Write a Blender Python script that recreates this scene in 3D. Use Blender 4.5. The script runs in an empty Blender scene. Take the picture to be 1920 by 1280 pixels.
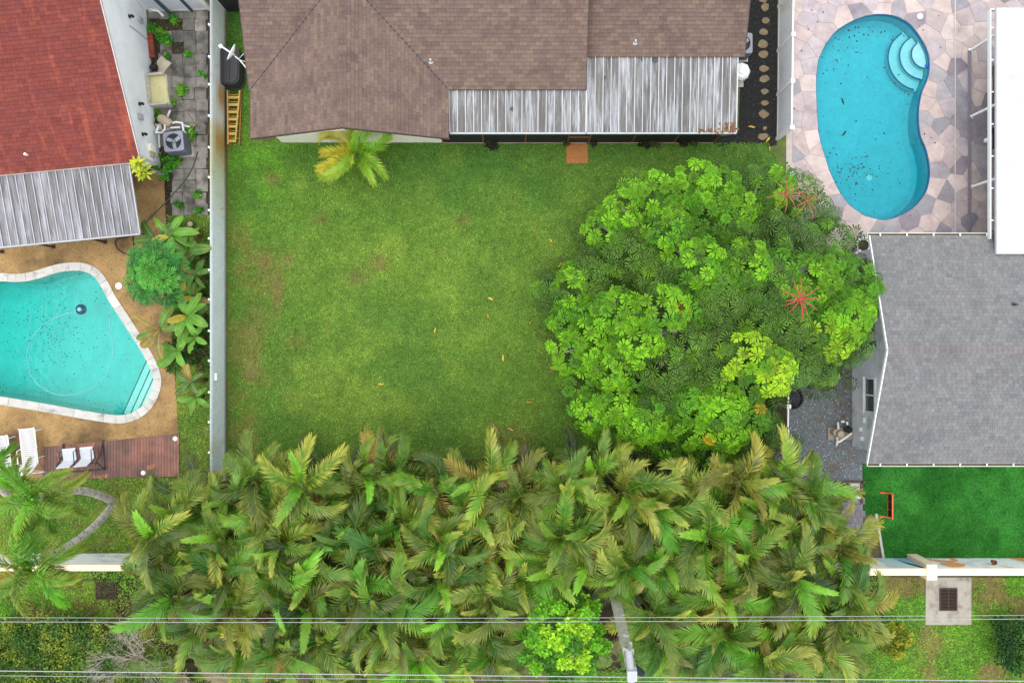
import bpy, bmesh, math, random
import numpy as np
from mathutils import Vector, Matrix
from mathutils.geometry import tessellate_polygon

# ------------------------------------------------------------------ camera, sky, sun, exposure
scene = bpy.context.scene
H, F = 32.2, 1450.0          # drone height (m) and focal length in photo pixels
cam_d = bpy.data.cameras.new('camera')
cam_d.sensor_width = 36.0
cam_d.lens = 36.0 * F / 1920.0
cam_d.clip_end = 2000.0
cam = bpy.data.objects.new('camera', cam_d)
cam.location = (0, 0, H)
scene.collection.objects.link(cam)
scene.camera = cam

SUN_EL, SUN_AZ = math.radians(78), math.radians(255)     # azimuth clockwise from +Y
world = bpy.data.worlds.new('World')
scene.world = world
world.use_nodes = True
wt = world.node_tree
wt.nodes.clear()
sky = wt.nodes.new('ShaderNodeTexSky')
sky.sky_type = 'NISHITA'
sky.sun_disc = False
sky.sun_elevation = SUN_EL
sky.sun_rotation = SUN_AZ
sky.dust_density = 3.0
hs = wt.nodes.new('ShaderNodeHueSaturation')             # overcast: a paler sky
hs.inputs['Saturation'].default_value = 0.45
bg = wt.nodes.new('ShaderNodeBackground')
bg.inputs['Strength'].default_value = 0.15
wo = wt.nodes.new('ShaderNodeOutputWorld')
wt.links.new(sky.outputs[0], hs.inputs['Color'])
ov = wt.nodes.new('ShaderNodeMix')                       # the even cloud sheet over the blue
ov.data_type = 'RGBA'
ov.inputs[0].default_value = 0.92
ov.inputs[7].default_value = (6.6, 6.9, 7.2, 1)
wt.links.new(hs.outputs[0], ov.inputs[6])
wt.links.new(ov.outputs[2], bg.inputs['Color'])
wt.links.new(bg.outputs[0], wo.inputs['Surface'])
sun_d = bpy.data.lights.new('sun', 'SUN')
sun_d.energy = 0.85
sun_d.angle = math.radians(40)
sun_d.color = (1.0, 0.96, 0.90)
sun = bpy.data.objects.new('sun', sun_d)
d = Vector((math.sin(SUN_AZ) * math.cos(SUN_EL), math.cos(SUN_AZ) * math.cos(SUN_EL), math.sin(SUN_EL)))
sun.rotation_euler = d.to_track_quat('Z', 'Y').to_euler()
sun.location = (-30, 10, 60)
scene.collection.objects.link(sun)
scene.view_settings.view_transform = 'Standard'
scene.view_settings.look = 'None'
scene.view_settings.exposure = 0.78
scene.view_settings.gamma = 1.0
scene.view_settings.use_curve_mapping = False

# ------------------------------------------------------------------ helpers
rng = random.Random(7)
npr = np.random.default_rng(11)
PI = math.pi


def W(px, py, z=0.0):
    """photo pixel + height above ground -> world point (the drone looks straight down)"""
    k = (H - z) / F
    return Vector(((px - 960) * k, -(py - 640) * k, z))


def L(r, g, b, k=1.0):
    f = lambda c: ((c / 255) / 12.92 if c / 255 <= 0.04045 else ((c / 255 + 0.055) / 1.055) ** 2.4) * k
    return (f(r), f(g), f(b))


WM = {}


def link(o, parent=None, local=False):
    scene.collection.objects.link(o)
    if parent is not None:
        o.parent = parent
        if local:
            WM[o] = WM[parent].copy()
        else:
            o.matrix_parent_inverse = WM[parent].inverted()
            WM[o] = Matrix.Identity(4)
    else:
        WM[o] = o.matrix_basis.copy()
    return o


def tag(o, label, cat, group=None):
    o['label'] = label
    o['category'] = cat
    if group:
        o['group'] = group
    return o


def thing(name, label, cat, loc=(0, 0, 0), rot=0.0, group=None):
    o = bpy.data.objects.new(name, None)
    o.empty_display_size = 0.2
    o.location = loc
    o.rotation_euler = (0, 0, rot)
    scene.collection.objects.link(o)
    WM[o] = Matrix.Translation(Vector(loc)) @ Matrix.Rotation(rot, 4, 'Z')
    return tag(o, label, cat, group)


def mesh_np(name, V, quads, cols=None, par=None, n=4):
    """fast mesh: V (N,3), faces (M,n) ints, cols (M,3) per face, par (N,3) per point"""
    V = np.asarray(V, dtype=np.float32)
    Q = np.asarray(quads, dtype=np.int32)
    me = bpy.data.meshes.new(name)
    me.vertices.add(len(V))
    me.vertices.foreach_set('co', V.ravel())
    me.loops.add(Q.size)
    me.loops.foreach_set('vertex_index', Q.ravel())
    me.polygons.add(len(Q))
    me.polygons.foreach_set('loop_start', np.arange(0, Q.size, n, dtype=np.int32))
    me.polygons.foreach_set('loop_total', np.full(len(Q), n, dtype=np.int32))
    me.update(calc_edges=True)
    if cols is not None:
        a = me.attributes.new('Col', 'FLOAT_COLOR', 'FACE')
        c4 = np.ones((len(Q), 4), dtype=np.float32)
        c4[:, :3] = cols
        a.data.foreach_set('color', c4.ravel())
    if par is not None:
        a = me.attributes.new('par', 'FLOAT_VECTOR', 'POINT')
        a.data.foreach_set('vector', np.asarray(par, dtype=np.float32).ravel())
    return me


class MB:
    """collects shapes in world (or local) coordinates and links them as one mesh object"""

    def __init__(s):
        s.v, s.f, s.c, s.p = [], [], [], []
        s.hascol = False

    def add(s, vs, fs, col=None, par=None):
        n = len(s.v)
        s.v += [tuple(v) for v in vs]
        s.f += [tuple(i + n for i in f) for f in fs]
        s.c += [col if col is not None else (1, 1, 1)] * len(fs)
        s.p += par if par is not None else [(0, 0, 0)] * len(vs)
        if col is not None:
            s.hascol = True
        return s

    def box(s, cx, cy, cz, sx, sy, sz, rot=0.0, col=None, M=None):
        vs = []
        c, sn = math.cos(rot), math.sin(rot)
        for dz in (-.5, .5):
            for dx, dy in ((-.5, -.5), (.5, -.5), (.5, .5), (-.5, .5)):
                x, y = dx * sx, dy * sy
                v = Vector((cx + x * c - y * sn, cy + x * sn + y * c, cz + dz * sz))
                vs.append(M @ v if M else v)
        return s.add(vs, [(3, 2, 1, 0), (4, 5, 6, 7), (0, 1, 5, 4), (1, 2, 6, 5), (2, 3, 7, 6), (3, 0, 4, 7)], col)

    def bar(s, a, b, w, h=None, col=None, up=(0, 0, 1)):
        a, b = Vector(a), Vector(b)
        h = h or w
        t = (b - a).normalized()
        u = Vector(up)
        if abs(t.dot(u)) > .95:
            u = Vector((0, 1, 0))
        sd = t.cross(u).normalized()
        n = sd.cross(t)
        vs = []
        for p in (a, b):
            for i, j in ((-.5, -.5), (.5, -.5), (.5, .5), (-.5, .5)):
                vs.append(p + sd * (i * w) + n * (j * h))
        return s.add(vs, [(3, 2, 1, 0), (4, 5, 6, 7), (0, 1, 5, 4), (1, 2, 6, 5), (2, 3, 7, 6), (3, 0, 4, 7)], col)

    def tube(s, pts, r, n=8, col=None, par=None):
        pts = [Vector(p) for p in pts]
        rs = r if isinstance(r, (list, tuple)) else [r] * len(pts)
        vs, fs = [], []
        prev = None
        for i, p in enumerate(pts):
            t = (pts[min(i + 1, len(pts) - 1)] - pts[max(i - 1, 0)]).normalized()
            if prev is None:
                u = Vector((0, 0, 1)) if abs(t.z) < .9 else Vector((1, 0, 0))
                a = t.cross(u).normalized()
            else:
                a = (prev - t * prev.dot(t)).normalized()
            prev = a
            b = t.cross(a)
            for k in range(n):
                an = 2 * PI * k / n
                vs.append(p + (a * math.cos(an) + b * math.sin(an)) * rs[i])
        for i in range(len(pts) - 1):
            for k in range(n):
                k2 = (k + 1) % n
                fs.append((i * n + k, i * n + k2, (i + 1) * n + k2, (i + 1) * n + k))
        fs.append(tuple(range(n - 1, -1, -1)))
        m = (len(pts) - 1) * n
        fs.append(tuple(range(m, m + n)))
        return s.add(vs, fs, col, [par] * len(vs) if par else None)

    def lathe(s, c, prof, n=20, col=None):
        """profile [(radius, z)] about the vertical through c"""
        vs, fs = [], []
        for r, z in prof:
            for k in range(n):
                an = 2 * PI * k / n
                vs.append((c[0] + r * math.cos(an), c[1] + r * math.sin(an), c[2] + z))
        for i in range(len(prof) - 1):
            for k in range(n):
                k2 = (k + 1) % n
                fs.append((i * n + k, i * n + k2, (i + 1) * n + k2, (i + 1) * n + k))
        fs.append(tuple(range(n - 1, -1, -1)))
        m = (len(prof) - 1) * n
        fs.append(tuple(range(m, m + n)))
        return s.add(vs, fs, col)

    def prism(s, poly, z0, z1, col=None, holes=()):
        """extruded outline (2D points), optional holes"""
        loops = [[Vector((p[0], p[1], 0)) for p in lp] for lp in [poly] + list(holes)]
        tris = tessellate_polygon(loops)
        flat = [p for lp in loops for p in lp]
        n = len(flat)
        vs = [(p.x, p.y, z1) for p in flat]
        fs = []
        for t in tris:
            a, b, c = (flat[i] for i in t)
            ccw = (b.x - a.x) * (c.y - a.y) - (b.y - a.y) * (c.x - a.x) > 0
            fs.append(tuple(t) if ccw else tuple(reversed(t)))
        if z0 is not None:
            vs += [(p.x, p.y, z0) for p in flat]
            o = 0
            for q, lp in enumerate(loops):
                m = len(lp)
                area = sum(lp[i].x * lp[(i + 1) % m].y - lp[(i + 1) % m].x * lp[i].y for i in range(m))
                out = (area > 0) == (q == 0)
                for i in range(m):
                    j = (i + 1) % m
                    f = (n + o + i, n + o + j, o + j, o + i)
                    fs.append(f if out else tuple(reversed(f)))
                o += m
        return s.add(vs, fs, col)

    def mesh(s, name):
        me = bpy.data.meshes.new(name)
        me.from_pydata(s.v, [], s.f)
        if s.hascol:
            a = me.attributes.new('Col', 'FLOAT_COLOR', 'FACE')
            a.data.foreach_set('color', np.array([(*c, 1) for c in s.c], dtype=np.float32).ravel())
        if any(p != (0, 0, 0) for p in s.p):
            a = me.attributes.new('par', 'FLOAT_VECTOR', 'POINT')
            a.data.foreach_set('vector', np.array(s.p, dtype=np.float32).ravel())
        return me

    def build(s, name, mat, parent=None, local=False, smooth=False, bevel=0.0, kind=None):
        return put(s.mesh(name), name, mat, parent, local, smooth, bevel, kind, s.hascol)


def put(me, name, mat, parent=None, local=False, smooth=False, bevel=0.0, kind=None, hascol=False):
    if mat and not me.materials:
        me.materials.append(mat)
    if smooth:
        me.polygons.foreach_set('use_smooth', np.ones(len(me.polygons), dtype=bool))
    o = bpy.data.objects.new(name, me)
    if hascol:
        o.color = (0, 0, 0, 1)
    if bevel:
        b = o.modifiers.new('bevel', 'BEVEL')
        b.width = bevel
        b.segments = 2
        b.limit_method = 'ANGLE'
    if kind:
        o['kind'] = kind
    return link(o, parent, local)


def piece(me, name, parent, M, color=(1, 1, 1, 1)):
    """one more object on a shared mesh; M is a matrix in the parent's own space"""
    o = bpy.data.objects.new(name, me)
    scene.collection.objects.link(o)
    o.parent = parent
    o.matrix_basis = M
    o.color = color
    return o


def smooth_loop(pts, n=4, closed=True):
    out = []
    m = len(pts)
    for i in range(m if closed else m - 1):
        g = lambda k: Vector(pts[k % m][:2]) if closed else Vector(pts[max(0, min(m - 1, k))][:2])
        p0, p1, p2, p3 = g(i - 1), g(i), g(i + 1), g(i + 2)
        for k in range(n):
            t = k / n
            q = 0.5 * ((2 * p1) + (p2 - p0) * t + (2 * p0 - 5 * p1 + 4 * p2 - p3) * t * t + (3 * p1 - p0 - 3 * p2 + p3) * t ** 3)
            out.append((q.x, q.y))
    if not closed:
        out.append(tuple(pts[-1][:2]))
    return out


def offset_loop(pts, dist):
    m = len(pts)
    area = sum(pts[i][0] * pts[(i + 1) % m][1] - pts[(i + 1) % m][0] * pts[i][1] for i in range(m))
    sg = 1 if area > 0 else -1
    out = []
    for i in range(m):
        a, b = Vector(pts[i - 1]), Vector(pts[(i + 1) % m])
        t = (b - a).normalized()
        nrm = Vector((t.y, -t.x)) * sg
        out.append((pts[i][0] + nrm.x * dist, pts[i][1] + nrm.y * dist))
    return out


def pxpoly(pts, z=0.0):
    return [tuple(W(x, y, z)[:2]) for x, y in pts]


def inside(p, poly):
    x, y = p[0], p[1]
    c = False
    j = len(poly) - 1
    for i in range(len(poly)):
        xi, yi = poly[i][0], poly[i][1]
        xj, yj = poly[j][0], poly[j][1]
        if (yi > y) != (yj > y) and x < (xj - xi) * (y - yi) / (yj - yi) + xi:
            c = not c
        j = i
    return c


def inside_np(X, Y, poly):
    c = np.zeros(X.shape, dtype=bool)
    j = len(poly) - 1
    for i in range(len(poly)):
        xi, yi = poly[i][0], poly[i][1]
        xj, yj = poly[j][0], poly[j][1]
        if yi != yj:
            c ^= ((yi > Y) != (yj > Y)) & (X < (xj - xi) * (Y - yi) / (yj - yi) + xi)
        j = i
    return c


def clip_half(poly, p, n):
    """keep the side of the 2D polygon where (q-p).n <= 0"""
    out = []
    m = len(poly)
    for i in range(m):
        a, b = poly[i], poly[(i + 1) % m]
        da = (a[0] - p[0]) * n[0] + (a[1] - p[1]) * n[1]
        db = (b[0] - p[0]) * n[0] + (b[1] - p[1]) * n[1]
        if da <= 0:
            out.append(a)
        if (da < 0 < db) or (db < 0 < da):
            t = da / (da - db)
            out.append((a[0] + (b[0] - a[0]) * t, a[1] + (b[1] - a[1]) * t))
    return out


def clip_convex(poly, conv):
    m = len(conv)
    area = sum(conv[i][0] * conv[(i + 1) % m][1] - conv[(i + 1) % m][0] * conv[i][1] for i in range(m))
    for i in range(m):
        a, b = conv[i], conv[(i + 1) % m]
        n = (b[1] - a[1], -(b[0] - a[0])) if area > 0 else (-(b[1] - a[1]), b[0] - a[0])
        poly = clip_half(poly, a, n)
        if len(poly) < 3:
            return []
    return poly


def poly_area(p):
    return abs(sum(p[i][0] * p[(i + 1) % len(p)][1] - p[(i + 1) % len(p)][0] * p[i][1] for i in range(len(p)))) / 2


def vnoise(X, Y, s, seed):
    r = np.random.default_rng(seed).random((128, 128))
    x, y = np.asarray(X) / s + 640, np.asarray(Y) / s + 640
    xi, yi = np.floor(x).astype(int), np.floor(y).astype(int)
    fx, fy = x - xi, y - yi
    fx, fy = fx * fx * (3 - 2 * fx), fy * fy * (3 - 2 * fy)
    g = lambda a, b: r[a % 128, b % 128]
    return (g(xi, yi) * (1 - fx) + g(xi + 1, yi) * fx) * (1 - fy) + (g(xi, yi + 1) * (1 - fx) + g(xi + 1, yi + 1) * fx) * fy


def fbm(X, Y, s, seed):
    return (vnoise(X, Y, s, seed) * .55 + vnoise(X, Y, s / 2.1, seed + 1) * .28 + vnoise(X, Y, s / 4.3, seed + 2) * .17)


def ss(x, a, b):
    t = np.clip((np.asarray(x) - a) / (b - a), 0, 1)
    return t * t * (3 - 2 * t)


# ------------------------------------------------------------------ materials
def mat(name, col, rough=.85, var=.2, sc=3., det=6., col2=None, sc2=1., lo=.5, hi=.62, st2=None, col3=None, sc3=30., lo3=.6,
        hi3=.68, st3=None, bump=0., bsc=60., stb=None, spec=.25, metal=0., rot=0., st=None):
    m = bpy.data.materials.new(name)
    m.use_nodes = True
    t = m.node_tree
    t.nodes.clear()
    nd, lk = t.nodes.new, t.links.new
    geo = nd('ShaderNodeNewGeometry')

    def coords(stretch):
        if stretch is None and not rot:
            return geo.outputs['Position']
        r = nd('ShaderNodeMapping')
        r.vector_type = 'POINT'
        r.inputs['Rotation'].default_value = (0, 0, -rot)
        lk(geo.outputs['Position'], r.inputs['Vector'])
        q = nd('ShaderNodeMapping')
        q.inputs['Scale'].default_value = stretch or (1, 1, 1)
        lk(r.outputs[0], q.inputs['Vector'])
        return q.outputs[0]

    def noise(scale, stretch, detail=6.):
        n = nd('ShaderNodeTexNoise')
        n.inputs['Scale'].default_value = scale
        n.inputs['Detail'].default_value = detail
        n.inputs['Roughness'].default_value = .62
        lk(coords(stretch), n.inputs['Vector'])
        return n.outputs['Fac']

    def remap(src, a, b, c, e):
        r = nd('ShaderNodeMapRange')
        for i, v in enumerate((a, b, c, e)):
            r.inputs[i + 1].default_value = v
        lk(src, r.inputs[0])
        return r.outputs[0]

    def mix(kind, fac, a, b):
        x = nd('ShaderNodeMix')
        x.data_type = 'RGBA'
        x.blend_type = kind
        if isinstance(fac, (int, float)):
            x.inputs[0].default_value = fac
        else:
            lk(fac, x.inputs[0])
        for i, v in ((6, a), (7, b)):
            if isinstance(v, tuple):
                x.inputs[i].default_value = (*v, 1)
            else:
                lk(v, x.inputs[i])
        return x.outputs[2]

    c = col
    if col2:
        c = mix('MIX', remap(noise(sc2, st2), lo, hi, 0, 1), c, col2)
    if col3:
        c = mix('MIX', remap(noise(sc3, st3, 3.), lo3, hi3, 0, 1), c, col3)
    v = remap(noise(sc, st, det), .28, .72, 1 - var, 1 + var)
    c = mix('MULTIPLY', 1.0, c, v)
    at = nd('ShaderNodeAttribute')
    at.attribute_name = 'Col'
    oi = nd('ShaderNodeObjectInfo')
    tint = mix('ADD', 1.0, at.outputs['Color'], oi.outputs['Color'])
    c = mix('MULTIPLY', 1.0, c, tint)
    p = nd('ShaderNodeBsdfPrincipled')
    lk(c, p.inputs['Base Color'])
    p.inputs['Roughness'].default_value = rough
    p.inputs['Metallic'].default_value = metal
    p.inputs['Specular IOR Level'].default_value = spec
    if bump:
        b = nd('ShaderNodeBump')
        b.inputs['Strength'].default_value = min(1., bump)
        b.inputs['Distance'].default_value = .03
        lk(noise(bsc, stb, 4.), b.inputs['Height'])
        lk(b.outputs[0], p.inputs['Normal'])
    o = nd('ShaderNodeOutputMaterial')
    lk(p.outputs[0], o.inputs['Surface'])
    return m


def leaf_mat(name, tip=(.40, .30, .05), pale=(.30, .36, .10), trans=.28, rough=.42, amp=1.5, spec=.4, thr=1.85):
    """leaf colour from the object's colour (or 'Col'); 'par' = (along leaflet, along frond, random; 2 = rib)"""
    m = bpy.data.materials.new(name)
    m.use_nodes = True
    t = m.node_tree
    t.nodes.clear()
    nd, lk = t.nodes.new, t.links.new

    def math_(op, a, b=None):
        x = nd('ShaderNodeMath')
        x.operation = op
        for i, v in enumerate((a, b)):
            if v is None:
                continue
            if isinstance(v, (int, float)):
                x.inputs[i].default_value = v
            else:
                lk(v, x.inputs[i])
        return x.outputs[0]

    def mix(kind, fac, a, b):
        x = nd('ShaderNodeMix')
        x.data_type = 'RGBA'
        x.blend_type = kind
        if isinstance(fac, (int, float)):
            x.inputs[0].default_value = fac
        else:
            lk(fac, x.inputs[0])
        for i, v in ((6, a), (7, b)):
            if isinstance(v, tuple):
                x.inputs[i].default_value = (*v, 1)
            else:
                lk(v, x.inputs[i])
        return x.outputs[2]

    at = nd('ShaderNodeAttribute')
    at.attribute_name = 'Col'
    oi = nd('ShaderNodeObjectInfo')
    pa = nd('ShaderNodeAttribute')
    pa.attribute_name = 'par'
    sx = nd('ShaderNodeSeparateXYZ')
    lk(pa.outputs['Vector'], sx.inputs[0])
    c = mix('ADD', 1.0, at.outputs['Color'], oi.outputs['Color'])
    f = math_('ADD', math_('MULTIPLY', math_('MULTIPLY', sx.outputs[0], sx.outputs[0]), .7), math_('MULTIPLY', math_('MULTIPLY', sx.outputs[1], sx.outputs[1]), .5))
    f = math_('ADD', f, math_('MULTIPLY', math_('SUBTRACT', sx.outputs[2], .5), .5))
    f = math_('MULTIPLY', math_('MULTIPLY', f, oi.outputs['Alpha']), amp)
    f = math_('MINIMUM', math_('MAXIMUM', f, 0.), 1.)
    c = mix('MIX', f, c, tip)
    rib = math_('GREATER_THAN', sx.outputs[2], thr)
    c = mix('MIX', math_('MULTIPLY', rib, .75), c, pale)
    geo = nd('ShaderNodeNewGeometry')
    nz = nd('ShaderNodeTexNoise')
    nz.inputs['Scale'].default_value = 3.5
    lk(geo.outputs['Position'], nz.inputs['Vector'])
    mr = nd('ShaderNodeMapRange')
    for i, v in enumerate((.3, .7, .8, 1.22)):
        mr.inputs[i + 1].default_value = v
    lk(nz.outputs['Fac'], mr.inputs[0])
    c = mix('MULTIPLY', 1.0, c, mr.outputs[0])
    p = nd('ShaderNodeBsdfPrincipled')
    lk(c, p.inputs['Base Color'])
    p.inputs['Roughness'].default_value = rough
    p.inputs['Specular IOR Level'].default_value = spec
    tr = nd('ShaderNodeBsdfTranslucent')
    lk(c, tr.inputs['Color'])
    mx = nd('ShaderNodeMixShader')
    mx.inputs[0].default_value = trans
    lk(p.outputs[0], mx.inputs[1])
    lk(tr.outputs[0], mx.inputs[2])
    o = nd('ShaderNodeOutputMaterial')
    lk(mx.outputs[0], o.inputs['Surface'])
    return m


def water_mat(name, absorb, density):
    m = bpy.data.materials.new(name)
    m.use_nodes = True
    t = m.node_tree
    t.nodes.clear()
    nd, lk = t.nodes.new, t.links.new
    tr = nd('ShaderNodeBsdfTransparent')
    gl = nd('ShaderNodeBsdfGlossy')
    gl.inputs['Roughness'].default_value = .04
    fr = nd('ShaderNodeFresnel')
    fr.inputs['IOR'].default_value = 1.33
    geo = nd('ShaderNodeNewGeometry')
    nz = nd('ShaderNodeTexNoise')
    nz.inputs['Scale'].default_value = 4.5
    nz.inputs['Detail'].default_value = 3.
    lk(geo.outputs['Position'], nz.inputs['Vector'])
    b = nd('ShaderNodeBump')
    b.inputs['Strength'].default_value = .2
    b.inputs['Distance'].default_value = .03
    lk(nz.outputs['Fac'], b.inputs['Height'])
    lk(b.outputs[0], gl.inputs['Normal'])
    mx = nd('ShaderNodeMixShader')
    lk(fr.outputs[0], mx.inputs[0])
    lk(tr.outputs[0], mx.inputs[1])
    lk(gl.outputs[0], mx.inputs[2])
    va = nd('ShaderNodeVolumeAbsorption')
    va.inputs['Color'].default_value = (*absorb, 1)
    va.inputs['Density'].default_value = density
    o = nd('ShaderNodeOutputMaterial')
    lk(mx.outputs[0], o.inputs['Surface'])
    lk(va.outputs[0], o.inputs['Volume'])
    return m


def glass_mat(name, col):
    m = mat(name, col, rough=.06, var=.1, spec=.6)
    return m


TINT = mat('plain', (1, 1, 1), var=.12, sc=12, bump=.15, bsc=90)
WHITE = mat('white_paint', (.78, .79, .80), rough=.6, var=.06, sc=2.5, col2=(.62, .64, .64), sc2=1.3, lo=.55, hi=.8)
PLASTIC = mat('white_plastic', (.80, .80, .79), rough=.4, var=.05, sc=6)
BLACK = mat('black_plastic', (.025, .026, .03), rough=.5, var=.2, sc=8)
GREYMETAL = mat('grey_metal', (.40, .41, .44), rough=.45, var=.1, sc=9)
DARKMETAL = mat('dark_metal', (.055, .065, .085), rough=.45, var=.15, sc=9)
CONCRETE = mat('concrete', (.42, .40, .37), var=.18, sc=5, col2=(.28, .26, .24), sc2=2.2, lo=.52, hi=.7, bump=.25, bsc=80)
CREAM = mat('cream_paint', (.86, .81, .68), var=.07, sc=4, col2=(.55, .44, .24), sc2=1.6, lo=.6, hi=.85)
TAN = mat('tan_plastic', (.42, .34, .24), rough=.5, var=.1, sc=8)
DEBRIS = mat('debris', (.035, .03, .02), var=.4, sc=20)
BARK = mat('bark', (.22, .20, .17), var=.25, sc=9, col2=(.36, .34, .30), sc2=5, lo=.5, hi=.6, bump=.4, bsc=40)
LEAF = leaf_mat('leaf', spec=.2, rough=.5)
FROND = leaf_mat('frond_leaf', tip=(.46, .43, .06), amp=1.1, spec=.38, rough=.38)
# ------------------------------------------------------------------ ground and the other sheets
pool_l_px = [(-60, 530), (0, 526), (25, 527.5), (50, 526), (75, 520), (112, 509), (145, 506), (165, 510), (180, 520), (192, 537), (205, 562),
             (230, 600), (257, 642), (277, 676), (287, 700), (289, 720), (282, 742), (270, 760), (252, 773), (230, 779), (205, 778), (160, 771),
             (75, 756), (0, 744), (-70, 733), (-125, 700), (-140, 630), (-115, 560)]
POOL_L = smooth_loop(pxpoly(pool_l_px), 4)
if sum(POOL_L[i - 1][0] * POOL_L[i][1] - POOL_L[i][0] * POOL_L[i - 1][1] for i in range(len(POOL_L))) < 0:
    POOL_L.reverse()
COPING = offset_loop(POOL_L, .31)
zr = [(560, 73), (640, 85), (710, 125), (765, 195), (800, 270), (806, 340), (795, 400), (770, 460), (755, 530), (752, 600), (762, 680), (790, 750),
      (806, 830), (805, 900), (785, 965), (740, 1025), (690, 1062), (620, 1092), (560, 1097), (480, 1075), (410, 1025), (355, 955), (310, 860),
      (280, 770), (258, 690), (247, 600), (242, 500), (240, 420), (247, 330), (265, 270), (300, 205), (350, 150), (420, 108), (490, 82)]
POOL_R = smooth_loop(pxpoly([(1440 + .375 * x, .375 * y) for x, y in zr]), 3)
POOL_R.reverse()                                     # counter-clockwise

GROUND = mat('ground_soil', L(96, 84, 62, .9), var=.3, sc=1.5, col2=L(96, 122, 48, .8), sc2=.6, lo=.42, hi=.6, bump=.5, bsc=18,
             col3=L(150, 135, 110), sc3=14, lo3=.62, hi3=.7)
g = MB()
g.prism([(-140, -140), (140, -140), (140, 140), (-140, 140)], None, 0.0, holes=[COPING, POOL_R])
g.build('ground', GROUND)['kind'] = 'structure'


def sheet(name, px, z, m, holes=()):
    b = MB()
    b.prism(pxpoly(px), None, z, holes=holes)
    o = b.build(name, m)
    o['kind'] = 'structure'
    return o


SOIL = mat('dark_soil', L(70, 62, 45, .75), var=.35, sc=2.5, bump=.6, bsc=25, col2=L(52, 44, 30, .8), sc2=1.2, col3=L(130, 112, 80), sc3=16,
           lo3=.6, hi3=.68)
MULCH = mat('black_mulch', L(38, 38, 38, .9), var=.5, sc=9, bump=1., bsc=22, col3=L(96, 92, 84), sc3=17, lo3=.645, hi3=.69)
GRAVEL = mat('grey_gravel', L(112, 118, 122, .85), var=.35, sc=14, bump=1., bsc=22, col2=L(112, 92, 74, .8), sc2=.55, lo=.56, hi=.72,
             col3=L(215, 220, 222), sc3=19, lo3=.62, hi3=.67)
AGG = mat('tan_aggregate', L(184, 148, 98, .76), var=.22, sc=1.6, col2=L(112, 88, 62, .8), sc2=.55, lo=.47, hi=.66, bump=.4, bsc=40,
          col3=L(90, 68, 44), sc3=24, lo3=.56, hi3=.66)
TURF = mat('turf_backing', L(40, 125, 42, .55), var=.25, sc=2, bump=.5, bsc=60)

# the concrete deck round the left pool
sheet('pool_deck', [(-330, 440), (0, 440), (262, 322), (308, 330), (311, 405), (318, 560), (328, 700), (335, 814), (240, 823), (78, 838), (80, 900),
                    (-330, 920)], .022, AGG, holes=[COPING])
sheet('dirt_bed', [(309, 404), (394, 400), (394, 700), (329, 690), (318, 560)], .010, SOIL)
sheet('palm_bed', [(150, 1030), (240, 925), (300, 900), (440, 868), (640, 850), (860, 862), (1000, 852), (1180, 830), (1440, 780), (1478, 800), (1545, 905), (1545, 970),
                   (1650, 1060), (1660, 1180), (1560, 1256), (1200, 1262), (900, 1240), (600, 1260), (330, 1240), (200, 1130)], .012, SOIL)
sheet('mulch_bed', [(1398, -60), (1458, -60), (1456, 272), (1440, 276), (1425, 268), (1400, 272), (1375, 268), (1350, 276), (1334, 268), (1338, 258),
                    (1384, 250)], .016, MULCH)
sheet('soil_strip', [(1436, 690), (1456, 690), (1452, 830), (1430, 820)], .016, SOIL)
sheet('gravel_yard', [(1452, 560), (1640, 560), (1640, 868), (1617, 868), (1617, 902), (1452, 902)], .014, GRAVEL)
sheet('turf_base', [(1617, 868), (2040, 868), (2040, 1047), (1655, 1047), (1641, 965), (1618, 965)], .018, TURF)
pd = sheet('patio_deck', [(1474, -90), (2060, -90), (2060, 545), (1474, 545)], .012,
           mat('deck_joint', L(198, 184, 176, .8), var=.1, sc=5), holes=[offset_loop(POOL_R, .02)])

# ------------------------------------------------------------------ grass: colour laid out over the yards, blades standing on it
GRASS = leaf_mat('grass_blade', trans=.22, rough=.6, amp=0., spec=.2)
LAWNM = mat('lawn_soil', (1, 1, 1), var=.25, sc=6, bump=.6, bsc=30)


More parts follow.
